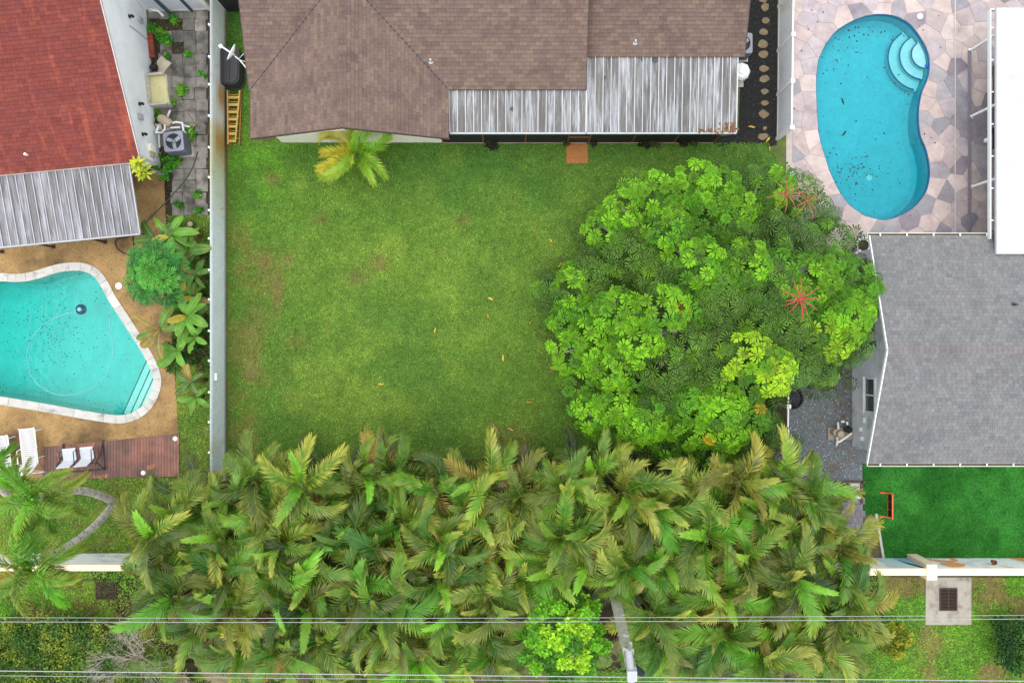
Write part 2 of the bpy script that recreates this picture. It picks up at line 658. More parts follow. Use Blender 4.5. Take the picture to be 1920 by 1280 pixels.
def grass_col(X, Y):
    px, py = X * F / H + 960, 640 - Y * F / H
    n1, n2, n3 = fbm(X, Y, 3.2, 3), fbm(X, Y, 1.25, 21), fbm(X, Y, .55, 40)
    base = np.array(L(101, 138, 50)) * .78
    dark = np.array(L(66, 114, 46)) * .80
    yell = np.array(L(140, 164, 62)) * .84
    lush = np.array(L(106, 172, 36)) * .82
    brown = np.array(L(128, 108, 66)) * .85
    c = np.tile(base, (len(X), 1))

    def mixin(col, f):
        f = np.clip(f, 0, 1)[:, None]
        c[:] = c * (1 - f) + col * f
    mixin(dark, ss(n1, .42, .74) * .38)
    mixin(dark, ss(py, 430, 290) * ss(px, 640, 800) * .3)
    cen = np.exp(-((px - 760) / 300) ** 2 - ((py - 565) / 190) ** 2)
    cen2 = np.exp(-((px - 640) / 180) ** 2 - ((py - 730) / 120) ** 2)
    mixin(yell, cen * (.25 + 1.0 * ss(n2, .36, .72)) * .34)
    mixin(yell, cen2 * ss(n2, .45, .7) * .25)
    mixin(yell, ss(n2, .52, .76) * .16)
    mixin(lush, ss(px, 640, 470) * ss(py, 480, 300) * (.2 + ss(n2, .35, .6)) * .4)
    mixin(lush, ss(py, 870, 1000) * ss(n2, .4, .6) * .4)
    mixin(yell * .8, ss(px, 400, 380) * ss(n2, .35, .6) * .6)
    mixin(brown, ss(px, 400, 380) * ss(n3, .5, .7) * .35)
    # worn and bare patches of the big lawn
    edge = np.exp(-((px - 470) / 60) ** 2) * ss(py, 330, 480)
    mixin(brown, edge * ss(n2, .45, .75) * .5)
    for x, y, sx_, sy_, a in ((520, 545, 9, 42, .9), (497, 492, 12, 16, .8), (540, 490, 10, 14, .5), (480, 600, 22, 45, .5), (560, 640, 22, 12, .45), (475, 700, 22, 20, .5), (512, 335, 15, 12, .7),
                              (600, 411, 13, 10, .55), (870, 412, 13, 10, .6), (712, 492, 17, 15, .7), (1075, 655, 28, 40, .55), (1050, 620, 30, 60, .25), (960, 830, 45, 30, .5),
                              (930, 590, 25, 20, .25), (560, 345, 15, 20, .4), (700, 860, 120, 22, .35), (735, 460, 22, 18, .4), (668, 520, 22, 16, .45), (1040, 470, 30, 24, .35)):
        mixin(brown if a > .44 else yell, a * np.exp(-((px - x) / sx_) ** 2 - ((py - y) / sy_) ** 2) * (.5 + n3))
    # the street side: thin, half dirt
    verge = ss(py, 1064, 1072) * (ss(px, 1600, 1680) + ss(px, 330, 240))
    mixin(brown * 1.1, verge * ss(n2 + .14 * ss(py, 1190, 1090), .48, .72) * .85)
    mixin(lush, verge * ss(px, 330, 250) * ss(n3, .3, .6) * .55)
    mixin(yell * .8, verge * ss(n3, .45, .65) * .35)
    c *= (1 - .05 * np.clip(verge, 0, 1))[:, None]
    mixin(lush, verge * ss(n2, .5, .35) * .35)
    # by the brown house: patchy strip
    mixin(dark, ss(px, 475, 440) * ss(py, 270, 200) * .7)
    mixin(brown, ss(px, 440, 424) * ss(n3, .4, .6) * .5 * ss(px, 400, 424))
    c *= (.86 + .28 * n3)[:, None] * 1.34
    return np.clip(c, .004, 1)


def grass_field(name, label_sheet, px, z, dens, size, holes=None, colf=grass_col, step=.16, lift=.02, tilt=55):
    """a vertex-tinted soil sheet (structure) and its blades (stuff)"""
    poly = pxpoly(px)
    xs, ys = [p[0] for p in poly], [p[1] for p in poly]
    nx, ny = int((max(xs) - min(xs)) / step), int((max(ys) - min(ys)) / step)
    gx, gy = np.meshgrid(np.linspace(min(xs), max(xs), nx + 1), np.linspace(min(ys), max(ys), ny + 1))
    V = np.stack([gx.ravel(), gy.ravel(), np.full(gx.size, z)], 1)
    i = np.arange(nx * ny)
    r, cc = i // nx, i % nx
    a = r * (nx + 1) + cc
    Q = np.stack([a, a + 1, a + nx + 2, a + nx + 1], 1)
    mid = V[Q].mean(1)
    keep = inside_np(mid[:, 0], mid[:, 1], poly)
    Q, mid = Q[keep], mid[keep]
    me = mesh_np(label_sheet, V, Q, colf(mid[:, 0], mid[:, 1]) * .62)
    o = put(me, label_sheet, LAWNM, hascol=True)
    o['kind'] = 'structure'
    n = int((max(xs) - min(xs)) * (max(ys) - min(ys)) * dens)
    X = npr.uniform(min(xs), max(xs), n)
    Y = npr.uniform(min(ys), max(ys), n)
    k = inside_np(X, Y, poly)
    for hole in holes or ():
        k &= ~inside_np(X, Y, pxpoly(hole))
    X, Y = X[k], Y[k]
    col = colf(X, Y)
    bare = (col[:, 0] > col[:, 1] * .93)
    k = ~bare | (npr.random(len(X)) < .25)
    X, Y, col = X[k], Y[k], col[k]
    col = col * npr.uniform(.55, 1.5, (len(X), 1))
    V, Q = leaf_quads(np.stack([X, Y, np.full(len(X), z + lift)], 1), npr.uniform(.6, 1.3, len(X)) * size, tilt)
    o = put(mesh_np(name, V, Q, col), name, GRASS, hascol=True)
    o['kind'] = 'stuff'


def leaf_quads(P, size, tilt=55, ratio=.42, nrm=None):
    """one small folded leaf (a diamond) at each point"""
    n = len(P)
    yaw = npr.uniform(0, 2 * PI, n)
    el = np.radians(npr.uniform(-10, tilt, n))
    dv = np.stack([np.cos(yaw) * np.cos(el), np.sin(yaw) * np.cos(el), np.sin(el)], 1)
    sd = np.stack([-np.sin(yaw), np.cos(yaw), npr.uniform(-.45, .45, n)], 1)
    if nrm is not None:
        dv = dv + nrm * .35
    sz = np.asarray(size)[:, None]
    a = P
    b = P + dv * sz * .5 + sd * sz * ratio
    c = P + dv * sz
    e = P + dv * sz * .5 - sd * sz * ratio
    V = np.stack([a, e, c, b], 1).reshape(-1, 3)
    Q = np.arange(4 * n).reshape(n, 4)
    return V, Q


grass_field('grass', 'lawn', [(427, 20), (470, 20), (470, 264), (1440, 268), (1456, 300), (1450, 830), (1180, 850), (1000, 880), (430, 900)], .006, 700, .050)
grass_field('grass', 'side_lawn', [(313, 405), (396, 402), (396, 930), (330, 960), (300, 1040), (-40, 1040), (-40, 896), (338, 893), (330, 690)], .014, 420, .065)
grass_field('grass', 'verge', [(-60, 1070), (330, 1070), (330, 1345), (-60, 1345)], .008, 380, .075)
grass_field('grass', 'verge', [(1560, 1078), (2010, 1078), (2010, 1345), (1100, 1345), (1100, 1250), (1560, 1240)], .008, 330, .075, holes=[[(1733, 1077), (1821, 1077), (1821, 1172), (1733, 1172)]])


def turf_col(X, Y):
    n1, n2 = fbm(X, Y, 1.6, 77), fbm(X, Y, .5, 79)
    a, b = np.array(L(44, 122, 36)) * .78, np.array(L(66, 150, 54)) * .80
    f = ss(n1, .35, .65)[:, None]
    return (a * (1 - f) + b * f) * 1.2 * (.82 + .36 * n2)[:, None]


grass_field('synthetic_grass', 'turf', [(1619, 869), (2030, 869), (2030, 1046), (1656, 1046), (1643, 966), (1619, 966)], .022, 900, .04, colf=turf_col, tilt=75)

# ------------------------------------------------------------------ the flagstones of the right patio: one object each
FLAG = mat('flagstone', (1, 1, 1), rough=.8, var=.16, sc=2.6, bump=.2, bsc=35, col2=(.78, .76, .80), sc2=1.1, lo=.48, hi=.68)
region = pxpoly([(1486, -90), (1990, -90), (1990, 540), (1486, 540)])
rx0, rx1, ry0, ry1 = region[0][0], region[1][0], region[2][1], region[0][1]
seeds = []
m = len(POOL_R)
acc = 0.
for i in range(m):
    a, b = Vector(POOL_R[i]), Vector(POOL_R[(i + 1) % m])
    acc += (b - a).length
    if acc > .62:
        acc = rng.uniform(-.12, .1)
        t = (b - a).normalized()
        nn = Vector((t.y, -t.x))
        seeds += [tuple(a + nn * .30), tuple(a - nn * .30)]
ring = len(seeds)
k = 0
while k < 9000 and len(seeds) < 560:
    k += 1
    p = (rng.uniform(rx0 - .4, rx1 + .4), rng.uniform(ry0 - .4, ry1 + .4))
    dmin = min((p[0] - q[0]) ** 2 + (p[1] - q[1]) ** 2 for q in seeds) ** .5
    if dmin > rng.choice((.46, .56, .64, .72)) and not inside(p, POOL_R):
        seeds.append(p)
pinks = [L(220, 199, 193), L(213, 192, 187), L(207, 188, 187), L(224, 205, 199), L(202, 189, 192)]
greys = [L(186, 178, 182), L(172, 166, 172), L(160, 148, 156)]
darks = [L(172, 160, 168), L(164, 156, 162)]
nflag = 0
RIM = smooth_loop(offset_loop(POOL_R, .012), 3)


def near_pool(p):
    return min((p[0] - q[0]) ** 2 + (p[1] - q[1]) ** 2 for q in RIM) < 1.0


def to_edge(p):
    if inside(p, RIM):
        return min(RIM, key=lambda q: (p[0] - q[0]) ** 2 + (p[1] - q[1]) ** 2)
    return p


for i, s_ in enumerate(seeds):
    if inside(s_, POOL_R) or s_[0] > 20.5 and s_[1] < 3.0:
        continue
    poly = [(rx0, ry0), (rx1, ry0), (rx1, ry1), (rx0, ry1)]
    near = sorted((q for q in seeds if q is not s_), key=lambda q: (q[0] - s_[0]) ** 2 + (q[1] - s_[1]) ** 2)[:22]
    for q in near:
        dx, dy = q[0] - s_[0], q[1] - s_[1]
        l_ = math.hypot(dx, dy)
        n_ = (dx / l_, dy / l_)
        poly = clip_half(poly, ((s_[0] + q[0]) / 2 - n_[0] * .009, (s_[1] + q[1]) / 2 - n_[1] * .009), n_)
        if len(poly) < 3:
            break
    if len(poly) < 3 or poly_area(poly) < .03:
        continue
    dense = []
    for q in range(len(poly)):
        a_, c_ = poly[q], poly[(q + 1) % len(poly)]
        nseg = max(1, int(math.hypot(c_[0] - a_[0], c_[1] - a_[1]) / .09)) if near_pool(s_) else 1
        dense += [(a_[0] + (c_[0] - a_[0]) * e / nseg, a_[1] + (c_[1] - a_[1]) * e / nseg) for e in range(nseg)]
    poly = [to_edge(q) for q in dense]
    b = MB()
    zt = .026 + rng.uniform(0, .006)
    b.prism([(x - s_[0], y - s_[1]) for x, y in poly], 0, zt - .012)
    nz_ = fbm(np.array([s_[0]]), np.array([s_[1]]), 2.2, 5)[0]
    r_ = rng.random() + (nz_ - .5) * 1.3
    c_ = rng.choice(pinks if r_ < .74 else greys if r_ < .97 else darks)
    jit = rng.uniform(.66, .76)
    me = b.mesh('flagstone')
    me.materials.append(FLAG)
    piece(me, 'flagstone', pd, Matrix.Translation((s_[0], s_[1], .012)), (c_[0] * jit, c_[1] * jit, c_[2] * jit, 1))
    nflag += 1
print('flagstones', nflag)
STRIP = mat('joint_strip', L(205, 198, 196, .8), var=.1)
b = MB()
b.bar(W(1791, -90, .042), W(1791, 441, .042), .045, .012)
b.build('joint_strip', STRIP, pd)
b = MB()
b.bar(W(1818, 95, .05), W(1818, 441, .05), .13, .03)
b.build('threshold_strip', mat('grey_strip', L(150, 142, 150, .7), var=.1), pd)
b = MB()
b.lathe(W(1725, 31, .034), [(.12, 0), (.12, .012), (.11, .016)], 18)
b.build('skimmer_lid', PLASTIC, pd)

# ------------------------------------------------------------------ pools
PLASTER_R = mat('pool_plaster', L(120, 205, 218, .92), rough=.6, var=.10, sc=2.2, col3=L(88, 178, 196), sc3=9, lo3=.55, hi3=.7)
PLASTER_L = mat('pool_plaster_aged', L(150, 228, 222, .90), rough=.6, var=.10, sc=1.6, col3=L(88, 190, 185), sc3=12, lo3=.6, hi3=.72)
NAVY = mat('navy_tile', L(40, 96, 136), rough=.3, var=.15, sc=20)


def pool_shell(loop, zf, zwater, name, label, plaster, water, ztop=.0):
    t = thing(name, label, 'pool', (sum(p[0] for p in loop) / len(loop), sum(p[1] for p in loop) / len(loop), 0))
    m = len(loop)
    wall_foot = [(x, y, zf(x, y) + .16) for x, y in loop]
    inner = offset_loop(loop, -.22)
    b = MB()
    vs = [(x, y, ztop) for x, y in loop] + wall_foot + [(x, y, zf(x, y)) for x, y in inner]
    fs = [(r * m + (i + 1) % m, r * m + i, r * m + m + i, r * m + m + (i + 1) % m) for r in (0, 1) for i in range(m)]
    for q in tessellate_polygon([[Vector((x, y, 0)) for x, y in inner]]):
        fs.append(tuple(2 * m + i for i in q))
    b.add(vs, fs)
    b.build('basin', plaster, t)
    w = MB()
    w.prism(offset_loop(loop, .02), -3.0, zwater)
    lo = len(w.v) // 2
    w.f += [tuple(reversed([i + lo for i in f])) for f in w.f if len(f) == 3]
    w.c += [(1, 1, 1)] * (len(w.f) - len(w.c))
    me = w.mesh('water')
    bm = bmesh.new()
    bm.from_mesh(me)
    bmesh.ops.recalc_face_normals(bm, faces=bm.faces)
    bm.to_mesh(me)
    bm.free()
    put(me, 'water', water, t)
    return t


zfr = lambda x, y: -.80 - .385 * max(0., min(1., (13.5 - y) / 7))
pool_r = pool_shell(POOL_R, zfr, -.09, 'swimming_pool', 'kidney shaped blue swimming pool set in pink and grey flagstones', PLASTER_R,
                    water_mat('pool_water', (.0, .81, .84), .86), .0)
pool_r['kind'] = 'thing'
b = MB()
rim_o, rim_i = offset_loop(POOL_R, .010), offset_loop(POOL_R, -.018)
mm = len(POOL_R)
b.add([(x, y, .006) for x, y in rim_o] + [(x, y, .006) for x, y in rim_i] + [(x, y, -.10) for x, y in rim_i],
      [(i, (i + 1) % mm, mm + (i + 1) % mm, mm + i) for i in range(mm)] + [(mm + i, mm + (i + 1) % mm, 2 * mm + (i + 1) % mm, 2 * mm + i) for i in range(mm)])
b.build('waterline_tile', NAVY, pool_r)
# three curved steps in the upper right corner
sc_ = W(1440 + .375 * 802, .375 * 262)
STEP = mat('step_plaster', L(176, 226, 232, .92), rough=.6, var=.08, sc=4)
for r_, z_, zb in ((1.42, -.60, -.9), (1.02, -.40, -.9), (.62, -.20, -.9)):
    pts = []
    for i in range(41):
        an = math.radians(95 + i * (298 - 95) / 40)
        rr = r_
        p = Vector((sc_.x + rr * math.cos(an) * .98, sc_.y + rr * math.sin(an) * (.88 if an < PI else .98)))
        pts.append((p.x, p.y))
    pts = [p for p in pts if inside(p, offset_loop(POOL_R, -.05))]
    if len(pts) < 4:
        continue
    edge = list(pts)
    # close along the pool wall
    a0, a1 = pts[-1], pts[0]
    wall = offset_loop(POOL_R, -.03)
    i1 = min(range(mm), key=lambda i: (wall[i][0] - a0[0]) ** 2 + (wall[i][1] - a0[1]) ** 2)
    i0 = min(range(mm), key=lambda i: (wall[i][0] - a1[0]) ** 2 + (wall[i][1] - a1[1]) ** 2)
    i = i1
    closing = []
    while i != i0:
        closing.append(wall[i])
        i = (i + 1) % mm
        if len(closing) > mm:
            break
    closing.append(wall[i0])
    if len(closing) > mm / 2:
        closing = []
        i = i1
        while i != i0:
            closing.append(wall[i])
            i = (i - 1) % mm
        closing.append(wall[i0])
    b = MB()
    b.prism(pts + closing, zb, z_)
    st = b.build('step', STEP, pool_r)
    b = MB()
    b.tube([(x, y, z_ + .004) for x, y in edge], .026, 5)
    b.build('step_edge', NAVY, st)
b = MB()
b.lathe(W(1629, 334, zfr(15, 6.9) + .0), [(.13, .01), (.13, .04), (.05, .06)], 16)
b.build('drain_cover', PLASTIC, pool_r)
b = MB()
b.lathe(W(1739, 123, -.1), [(.02, -.02), (.09, 0), (.09, .05), (.03, .07)], 12)
tag(b.build('pool_float', mat('blue_plastic', L(20, 80, 190), rough=.4)), 'small blue float drifting by the curved steps of the kidney pool', 'float')


def specks(name, pts, size, z, mt, flat=True):
    P = np.array([(x, y, z if not callable(z) else z(x, y)) for x, y in pts])
    V, Q = leaf_quads(P, npr.uniform(.5, 1.4, len(P)) * size, 12, .3)
    o = put(mesh_np(name, V, Q), name, mt)
    o['kind'] = 'stuff'
    return o


pts = []
while len(pts) < 160:
    r_ = rng.random()
    if r_ < .42:
        p = W(rng.gauss(1600, 28), rng.gauss(320, 18))
    elif r_ < .62:
        p = W(rng.gauss(1570, 26), rng.gauss(85, 30))
    elif r_ < .72:
        p = W(rng.gauss(1640, 35), rng.gauss(58, 6))
    else:
        p = W(rng.uniform(1530, 1742), rng.uniform(30, 410))
    if inside(p, offset_loop(POOL_R, -.1)):
        pts.append((p.x, p.y))
specks('debris', pts, .085, lambda x, y: -.086, DEBRIS)
for x, y, a in ((1580, 191, 1.9), (1582, 251, .9)):
    b = MB()
    c = W(x, y, -.083)
    for s in (0, 1):
        pass
    q = [(-.16, 0, 0), (-.04, -.045, .01), (.12, -.03, .02), (.18, .01, .0), (.1, .035, .02), (-.05, .03, .01)]
    M = Matrix.Translation(c) @ Matrix.Rotation(a, 4, 'Z')
    b.add([M @ Vector(v) for v in q], [tuple(range(6))])
    tag(b.build('dead_leaf', DEBRIS), 'dark dead leaf floating on the kidney pool, %s of two' % ('upper' if y < 220 else 'lower'), 'leaf', 'dead leaves on the kidney pool')

zfl = lambda x, y: -1.15 - .10 * max(0., -15.5 - x)
pool_l = pool_shell(POOL_L, zfl, -.10, 'swimming_pool', 'turquoise free-form swimming pool with worn white coping in tan concrete deck', PLASTER_L,
                    water_mat('pool_water_turquoise', (.0, .87, .85), .84), .0)
# steps: three parallel treads in the lower right corner
na = Vector((W(277, 676) - W(232, 776))[:2]).normalized()
nn = Vector((na.y, -na.x))
wall = offset_loop(POOL_L, -.02)
for off, z_ in ((0., -.62), (.38, -.42), (.72, -.22)):
    p0 = Vector(W(277, 676)[:2]) + nn * (off - .30)
    poly = clip_half(wall, p0, (-nn.x, -nn.y))
    b = MB()
    b.prism(poly, -1.2, z_)
    st = b.build('step', mat('step_plaster_pale', L(178, 232, 222, .95), rough=.6, var=.08, sc=4) if off == 0 else bpy.data.materials['step_plaster_pale'], pool_l)
    on = [p for p in poly if abs((Vector(p) - p0).dot(nn)) < 1e-3]
    if len(on) >= 2:
        b = MB()
        b.bar((*on[0], z_ + .004), (*on[-1], z_ + .004), .045, .02)
        b.build('step_edge', mat('dark_tile', L(28, 88, 92), rough=.3) if off == 0 else bpy.data.materials['dark_tile'], st)
COPE = mat('coping_stone', L(212, 208, 202, .80), rough=.7, var=.14, sc=2.8, col2=L(150, 148, 146, .8), sc2=2.2, lo=.55, hi=.72, bump=.2, bsc=40)
mm = len(POOL_L)
segs = 34
for s in range(segs):
    i0, i1 = round(s * mm / segs), round((s + 1) * mm / segs)
    idx = [i % mm for i in range(i0, i1 + 1)]
    inn, out = offset_loop(POOL_L, -.03), COPING
    A = [Vector(inn[i]) for i in idx]
    B = [Vector(out[i]) for i in idx]
    sh = .006
    A[0] += (A[1] - A[0]).normalized() * sh
    B[0] += (B[1] - B[0]).normalized() * sh
    A[-1] += (A[-2] - A[-1]).normalized() * sh
    B[-1] += (B[-2] - B[-1]).normalized() * sh
    b = MB()
    b.prism([tuple(p) for p in B] + [tuple(p) for p in reversed(A)], -.06, .045 + rng.uniform(0, .006))
    o = b.build('coping_stone', COPE, pool_l)
    k = rng.uniform(.88, 1.06)
    o.color = (k, k, k * rng.uniform(.97, 1.01), 1)
pts = []
while len(pts) < 330:
    if rng.random() < .6:
        p = W(rng.gauss(95, 45), rng.gauss(620, 40))
    else:
        p = W(rng.uniform(-100, 285), rng.uniform(510, 775))
    if inside(p, offset_loop(POOL_L, -.1)):
        pts.append((p.x, p.y))
specks('debris', pts, .06, lambda x, y: zfl(x, y) * .0 - .097, mat('green_debris', L(20, 80, 72), var=.5, sc=20))
# hose and cleaner
HOSE = mat('pool_hose', L(130, 215, 225, .8), rough=.4, var=.05)
hp = [(150, 580), (128, 586), (95, 598), (65, 622), (50, 650), (48, 675), (55, 700), (70, 722), (95, 737), (122, 741), (150, 736), (178, 722), (198, 700), (208, 672), (209, 645),
      (205, 620), (203, 600), (206, 580), (209, 570)]
hp = smooth_loop(pxpoly(hp, -.09), 5, closed=False)
b = MB()
b.tube([(x, y, -.20) for x, y in hp], .024, 6)
tag(b.build('pool_hose', HOSE, smooth=True), 'pale blue floating pool hose curled round the turquoise pool', 'hose')
t = thing('pool_cleaner', 'round dark robotic pool cleaner at the end of the hose', 'pool cleaner', W(153, 580, -.16))
c = W(153, 580, -.2)
b = MB()
b.lathe(c, [(.02, 0), (.22, .0), (.23, .05), (.17, .11), (.10, .13)], 20)
b.build('body', mat('navy_plastic', L(10, 62, 88), rough=.4), t, smooth=False)
b = MB()
b.lathe(c + Vector((0, 0, .13)), [(.09, 0), (.08, .06), (.04, .08)], 14)
b.build('hub', HOSE, t)
for x, y, nm in ((223, 536, 'lid'), (329, 822, 'light'), (269, 886, 'light')):
    b = MB()
    c = W(x, y, .022 if nm == 'lid' else .07)
    b.lathe(c, [(.10 if nm == 'light' else .14, 0), (.10 if nm == 'light' else .14, .03), (.07, .055)], 18)
    if nm == 'lid':
        tag(b.build('skimmer_lid', PLASTIC), 'round white skimmer lid on the tan deck beside the turquoise pool', 'lid')
    else:
        tag(b.build('deck_light', PLASTIC), 'small round white deck light at the %s of the red plank deck' % ('upper right corner' if y < 850 else 'lower edge'), 'light',
            'lights on the red deck')
# ------------------------------------------------------------------ fences and walls
def rustcol(y, z):
    py = 640 - y * F / H
    c = np.array(L(224, 232, 238, 1))
    rust = np.array(L(196, 138, 40, .85))
    pale = np.array(L(214, 206, 160, .9))
    f = math.exp(-((py - 188) / 26) ** 2) * max(0., min(1., (.62 - abs(z - .55)) / .4)) * .85
    f2 = math.exp(-((py - 275) / 34) ** 2) * max(0., min(1., (1.45 - z) / .5)) * .8
    f3 = max(0., min(1., (py - 235) / 20)) * max(0., min(1., (440 - py) / 130))
    c = c * (1 - f3 * .75) + pale * f3 * .75
    c = c * (1 - max(f, f2)) + rust * max(f, f2)
    f4 = math.exp(-((py - 832) / 14) ** 2) * max(0, min(1, z - .4)) * .5
    return tuple(c * (1 - f4) + pale * f4)


t = thing('metal_fence', 'long corrugated pale grey metal fence with rust stains beside the lawn', 'fence', (-11.89, 4, 0))
y0, y1 = W(0, 897)[1], W(0, -60)[1]
n = int((y1 - y0) / .0225)
V, Q, Cc = [], [], []
zs = [0., .28, .56, .84, 1.12, 1.4, 1.7]
for i in range(n + 1):
    y = y0 + (y1 - y0) * i / n
    x = -11.89 - .007 * (1 - math.cos(i * PI / 2))
    for z in zs:
        V.append((x - z * .004, y, z))
for i in range(n):
    for j in range(6):
        a = i * 7 + j
        Q.append((a, a + 7, a + 8, a + 1))
        Cc.append(rustcol(V[a][1], (zs[j] + zs[j + 1]) / 2))
me = mesh_np('corrugated_sheet', V, Q, np.array(Cc))
sh = put(me, 'corrugated_sheet', mat('galvanised', (1, 1, 1), rough=.5, var=.07, sc=1.2, spec=.4, col3=(.80, .74, .62), sc3=3, lo3=.58, hi3=.75), t, hascol=True)
so = sh.modifiers.new('thick', 'SOLIDIFY')
so.thickness = .006
b = MB()
b.box(-12.03, 0, .05, .1, .1, 1.66)
pm = b.mesh('post')
pm.materials.append(PLASTIC)
for py in (-12, 46, 106, 158, 217, 276, 332, 394, 447, 506, 561, 620, 676, 735, 791, 848):
    b = MB()
    p = W(392, py, 1.66)
    b.box(-11.972, p.y, .83, .055, .075, 1.70)
    b.build('post', PLASTIC, t)
b = MB()
b.box(-11.96, (y0 + y1) / 2, 1.45, .05, y1 - y0, .07)
b.box(-11.96, (y0 + y1) / 2, .35, .05, y1 - y0, .07)
b.build('rail', PLASTIC, t)
b = MB()
b.box(-11.83, W(0, 706, 1.2).y, 1.25, .10, .30, .22)
tag(b.build('junction_box', PLASTIC, bevel=.015), 'small white box fixed to the corrugated metal fence', 'junction box')

VINYL = mat('vinyl', L(226, 228, 236, .92), rough=.45, var=.05, sc=1.5, col2=L(196, 184, 120, .85), sc2=.5, lo=.62, hi=.85)
STAIN = mat('stained_vinyl', L(190, 190, 182, .85), rough=.5, var=.08, sc=1.5, col2=L(176, 150, 84, .8), sc2=.6, lo=.35, hi=.62)


def vinyl_fence(name, label, posts, h, parts_mat, direction=None):
    """posts: ground points; a grooved board panel, two rails and capped posts"""
    t = thing(name, label, 'fence', posts[0])
    for k, p in enumerate(posts):
        b = MB()
        b.box(p.x, p.y, h / 2 + .02, .125, .125, h + .04)
        po = b.build('post', PLASTIC, t)
        b = MB()
        b.box(p.x, p.y, h + .055, .16, .16, .03)
        b.lathe((p.x, p.y, h + .07), [(.10, 0), (.02, .06)], 4)
        b.build('cap', PLASTIC, po)
    for k, (p, q) in enumerate(zip(posts, posts[1:])):
        dv = (q - p).normalized()
        a, c = p + dv * .063, q - dv * .063
        ln = (c - a).length
        nb = 11
        m_ = parts_mat(k) if callable(parts_mat) else parts_mat
        for i in range(nb):
            u0, u1 = a + dv * (ln * i / nb + .004), a + dv * (ln * (i + 1) / nb - .004)
            b = MB()
            b.bar((u0.x, u0.y, h / 2), (u1.x, u1.y, h / 2), .030, h - .18)
            b.build('board', m_, t)
        for z, w in ((h - .05, .055), (.09, .05)):
            b = MB()
            b.bar((a.x, a.y, z), (c.x, c.y, z), w, .10)
            b.build('rail', PLASTIC, t)
    return t


pp = [W(1460 - 10 * (13.6 + 82.4 * k) / 800, 13.6 + 82.4 * k) for k in range(-1, 11)]
vinyl_fence('vinyl_fence', 'tall white vinyl privacy fence between the black mulch and the flagstone patio', pp[:5], 1.72, VINYL)
vinyl_fence('vinyl_fence', 'weathered vinyl privacy fence with yellow stains beside the gravel yard', pp[5:], 1.72, STAIN)
b = MB()
vinyl_fence('white_fence', 'short white fence closing the side passage by the red roofed house', [W(285, 22), W(322, 21), W(358, 20), W(393, 18)], 1.8, VINYL)
for x, y in ((322, 29), (361, 22)):
    b = MB()
    p = W(x, y)
    b.box(p.x, p.y, .95, .10, .10, 1.9)
    tag(b.build('steel_post', mat('slate_steel', L(70, 92, 104, .8), rough=.5) if x < 330 else bpy.data.materials['slate_steel']),
        'dark slate post in front of the white passage fence, %s' % ('nearer the house' if x < 330 else 'nearer the metal fence'), 'post', 'posts before the passage fence')
t = thing('slat_gate', 'black slatted gate between the metal fence and the brown house', 'gate', W(436, 24))
for i in range(12):
    b = MB()
    x = -11.80 + i * .105
    b.box(x, 13.72, .92, .085, .025, 1.78)
    b.build('slat', BLACK, t)
b = MB()
b.box(-11.22, 13.755, .4, 1.25, .04, .08)
b.box(-11.22, 13.755, 1.5, 1.25, .04, .08)
b.build('rail', BLACK, t)

STUCCO = mat('stucco', L(242, 244, 244, .95), rough=.85, var=.08, sc=2, col2=L(168, 170, 168, .8), sc2=.9, lo=.5, hi=.75, bump=.2, bsc=60)
PEACH = mat('peach_paint', L(246, 226, 196, .88), rough=.8, var=.05, sc=2, col2=L(214, 200, 176, .85), sc2=1.4, lo=.6, hi=.8)


def yard_wall(label, x0, x1, ybase, h, w):
    p0, p1 = W(x0, ybase), W(x1, ybase)
    t = thing('masonry_wall', label, 'wall', ((p0.x + p1.x) / 2, p0.y, 0))
    b = MB()
    b.box((p0.x + p1.x) / 2, p0.y - w / 2, h / 2 - .02, p1.x - p0.x, w - .02, h - .04)
    b.build('wall', STUCCO, t)
    b = MB()
    b.box((p0.x + p1.x) / 2, p0.y - w / 2, h, p1.x - p0.x, w + .01, .08)
    b.build('coping', PEACH, t, bevel=.01)
    return t, p0.y


t, yb = yard_wall('low white garden wall with peach top behind the two tall palms', -120, 300, 1036, 1.66, .25)
t, yb = yard_wall('white garden wall painted with blue and orange shapes below the synthetic lawn', 1520, 2080, 1045, 1.5, .27)
b = MB()
p = W(1709, 1045)
b.box(p.x, yb - .14, .79, .42, .62, 1.58)
b.build('pilaster', PEACH, t, bevel=.01)


def mural(pts, c):
    """flat paint on the wall's north face: points are (photo x at the wall foot, height)"""
    b = MB()
    vs = [(W(x, 1045).x, yb + .001, z) for x, z in pts]
    b.add(vs, [tuple(range(len(vs)))])
    b.build('painted_shape', c, t)


BLUEP = mat('blue_paint', L(140, 190, 216, .9), rough=.8, var=.06)
PALEB = mat('pale_blue_paint', L(200, 226, 230, .9), rough=.8, var=.05)
ORANGE = mat('orange_paint', L(240, 166, 110, .9), rough=.8, var=.06)
mural([(1640, .05), (1668, .05), (1683, .7), (1703, 1.44), (1640, 1.44)], PALEB)
mural([(1672, .05), (1698, .05), (1698, 1.44), (1694, 1.44), (1682, 1.0), (1675, .5)], BLUEP)
mural([(1716, .03), (1742, .20), (1766, .42), (1778, .38), (1776, .03), (1786, .03), (1786, .46), (1770, .60), (1742, .46), (1722, .22)], ORANGE)
mural([(1742 + 20 + 21 * math.cos(a * PI / 9), .96 + .36 * math.sin(a * PI / 9)) for a in range(18)], ORANGE)
mural([(1888, .03), (1980, .03), (1980, .78), (1950, .95), (1915, .8), (1902, .5)], ORANGE)
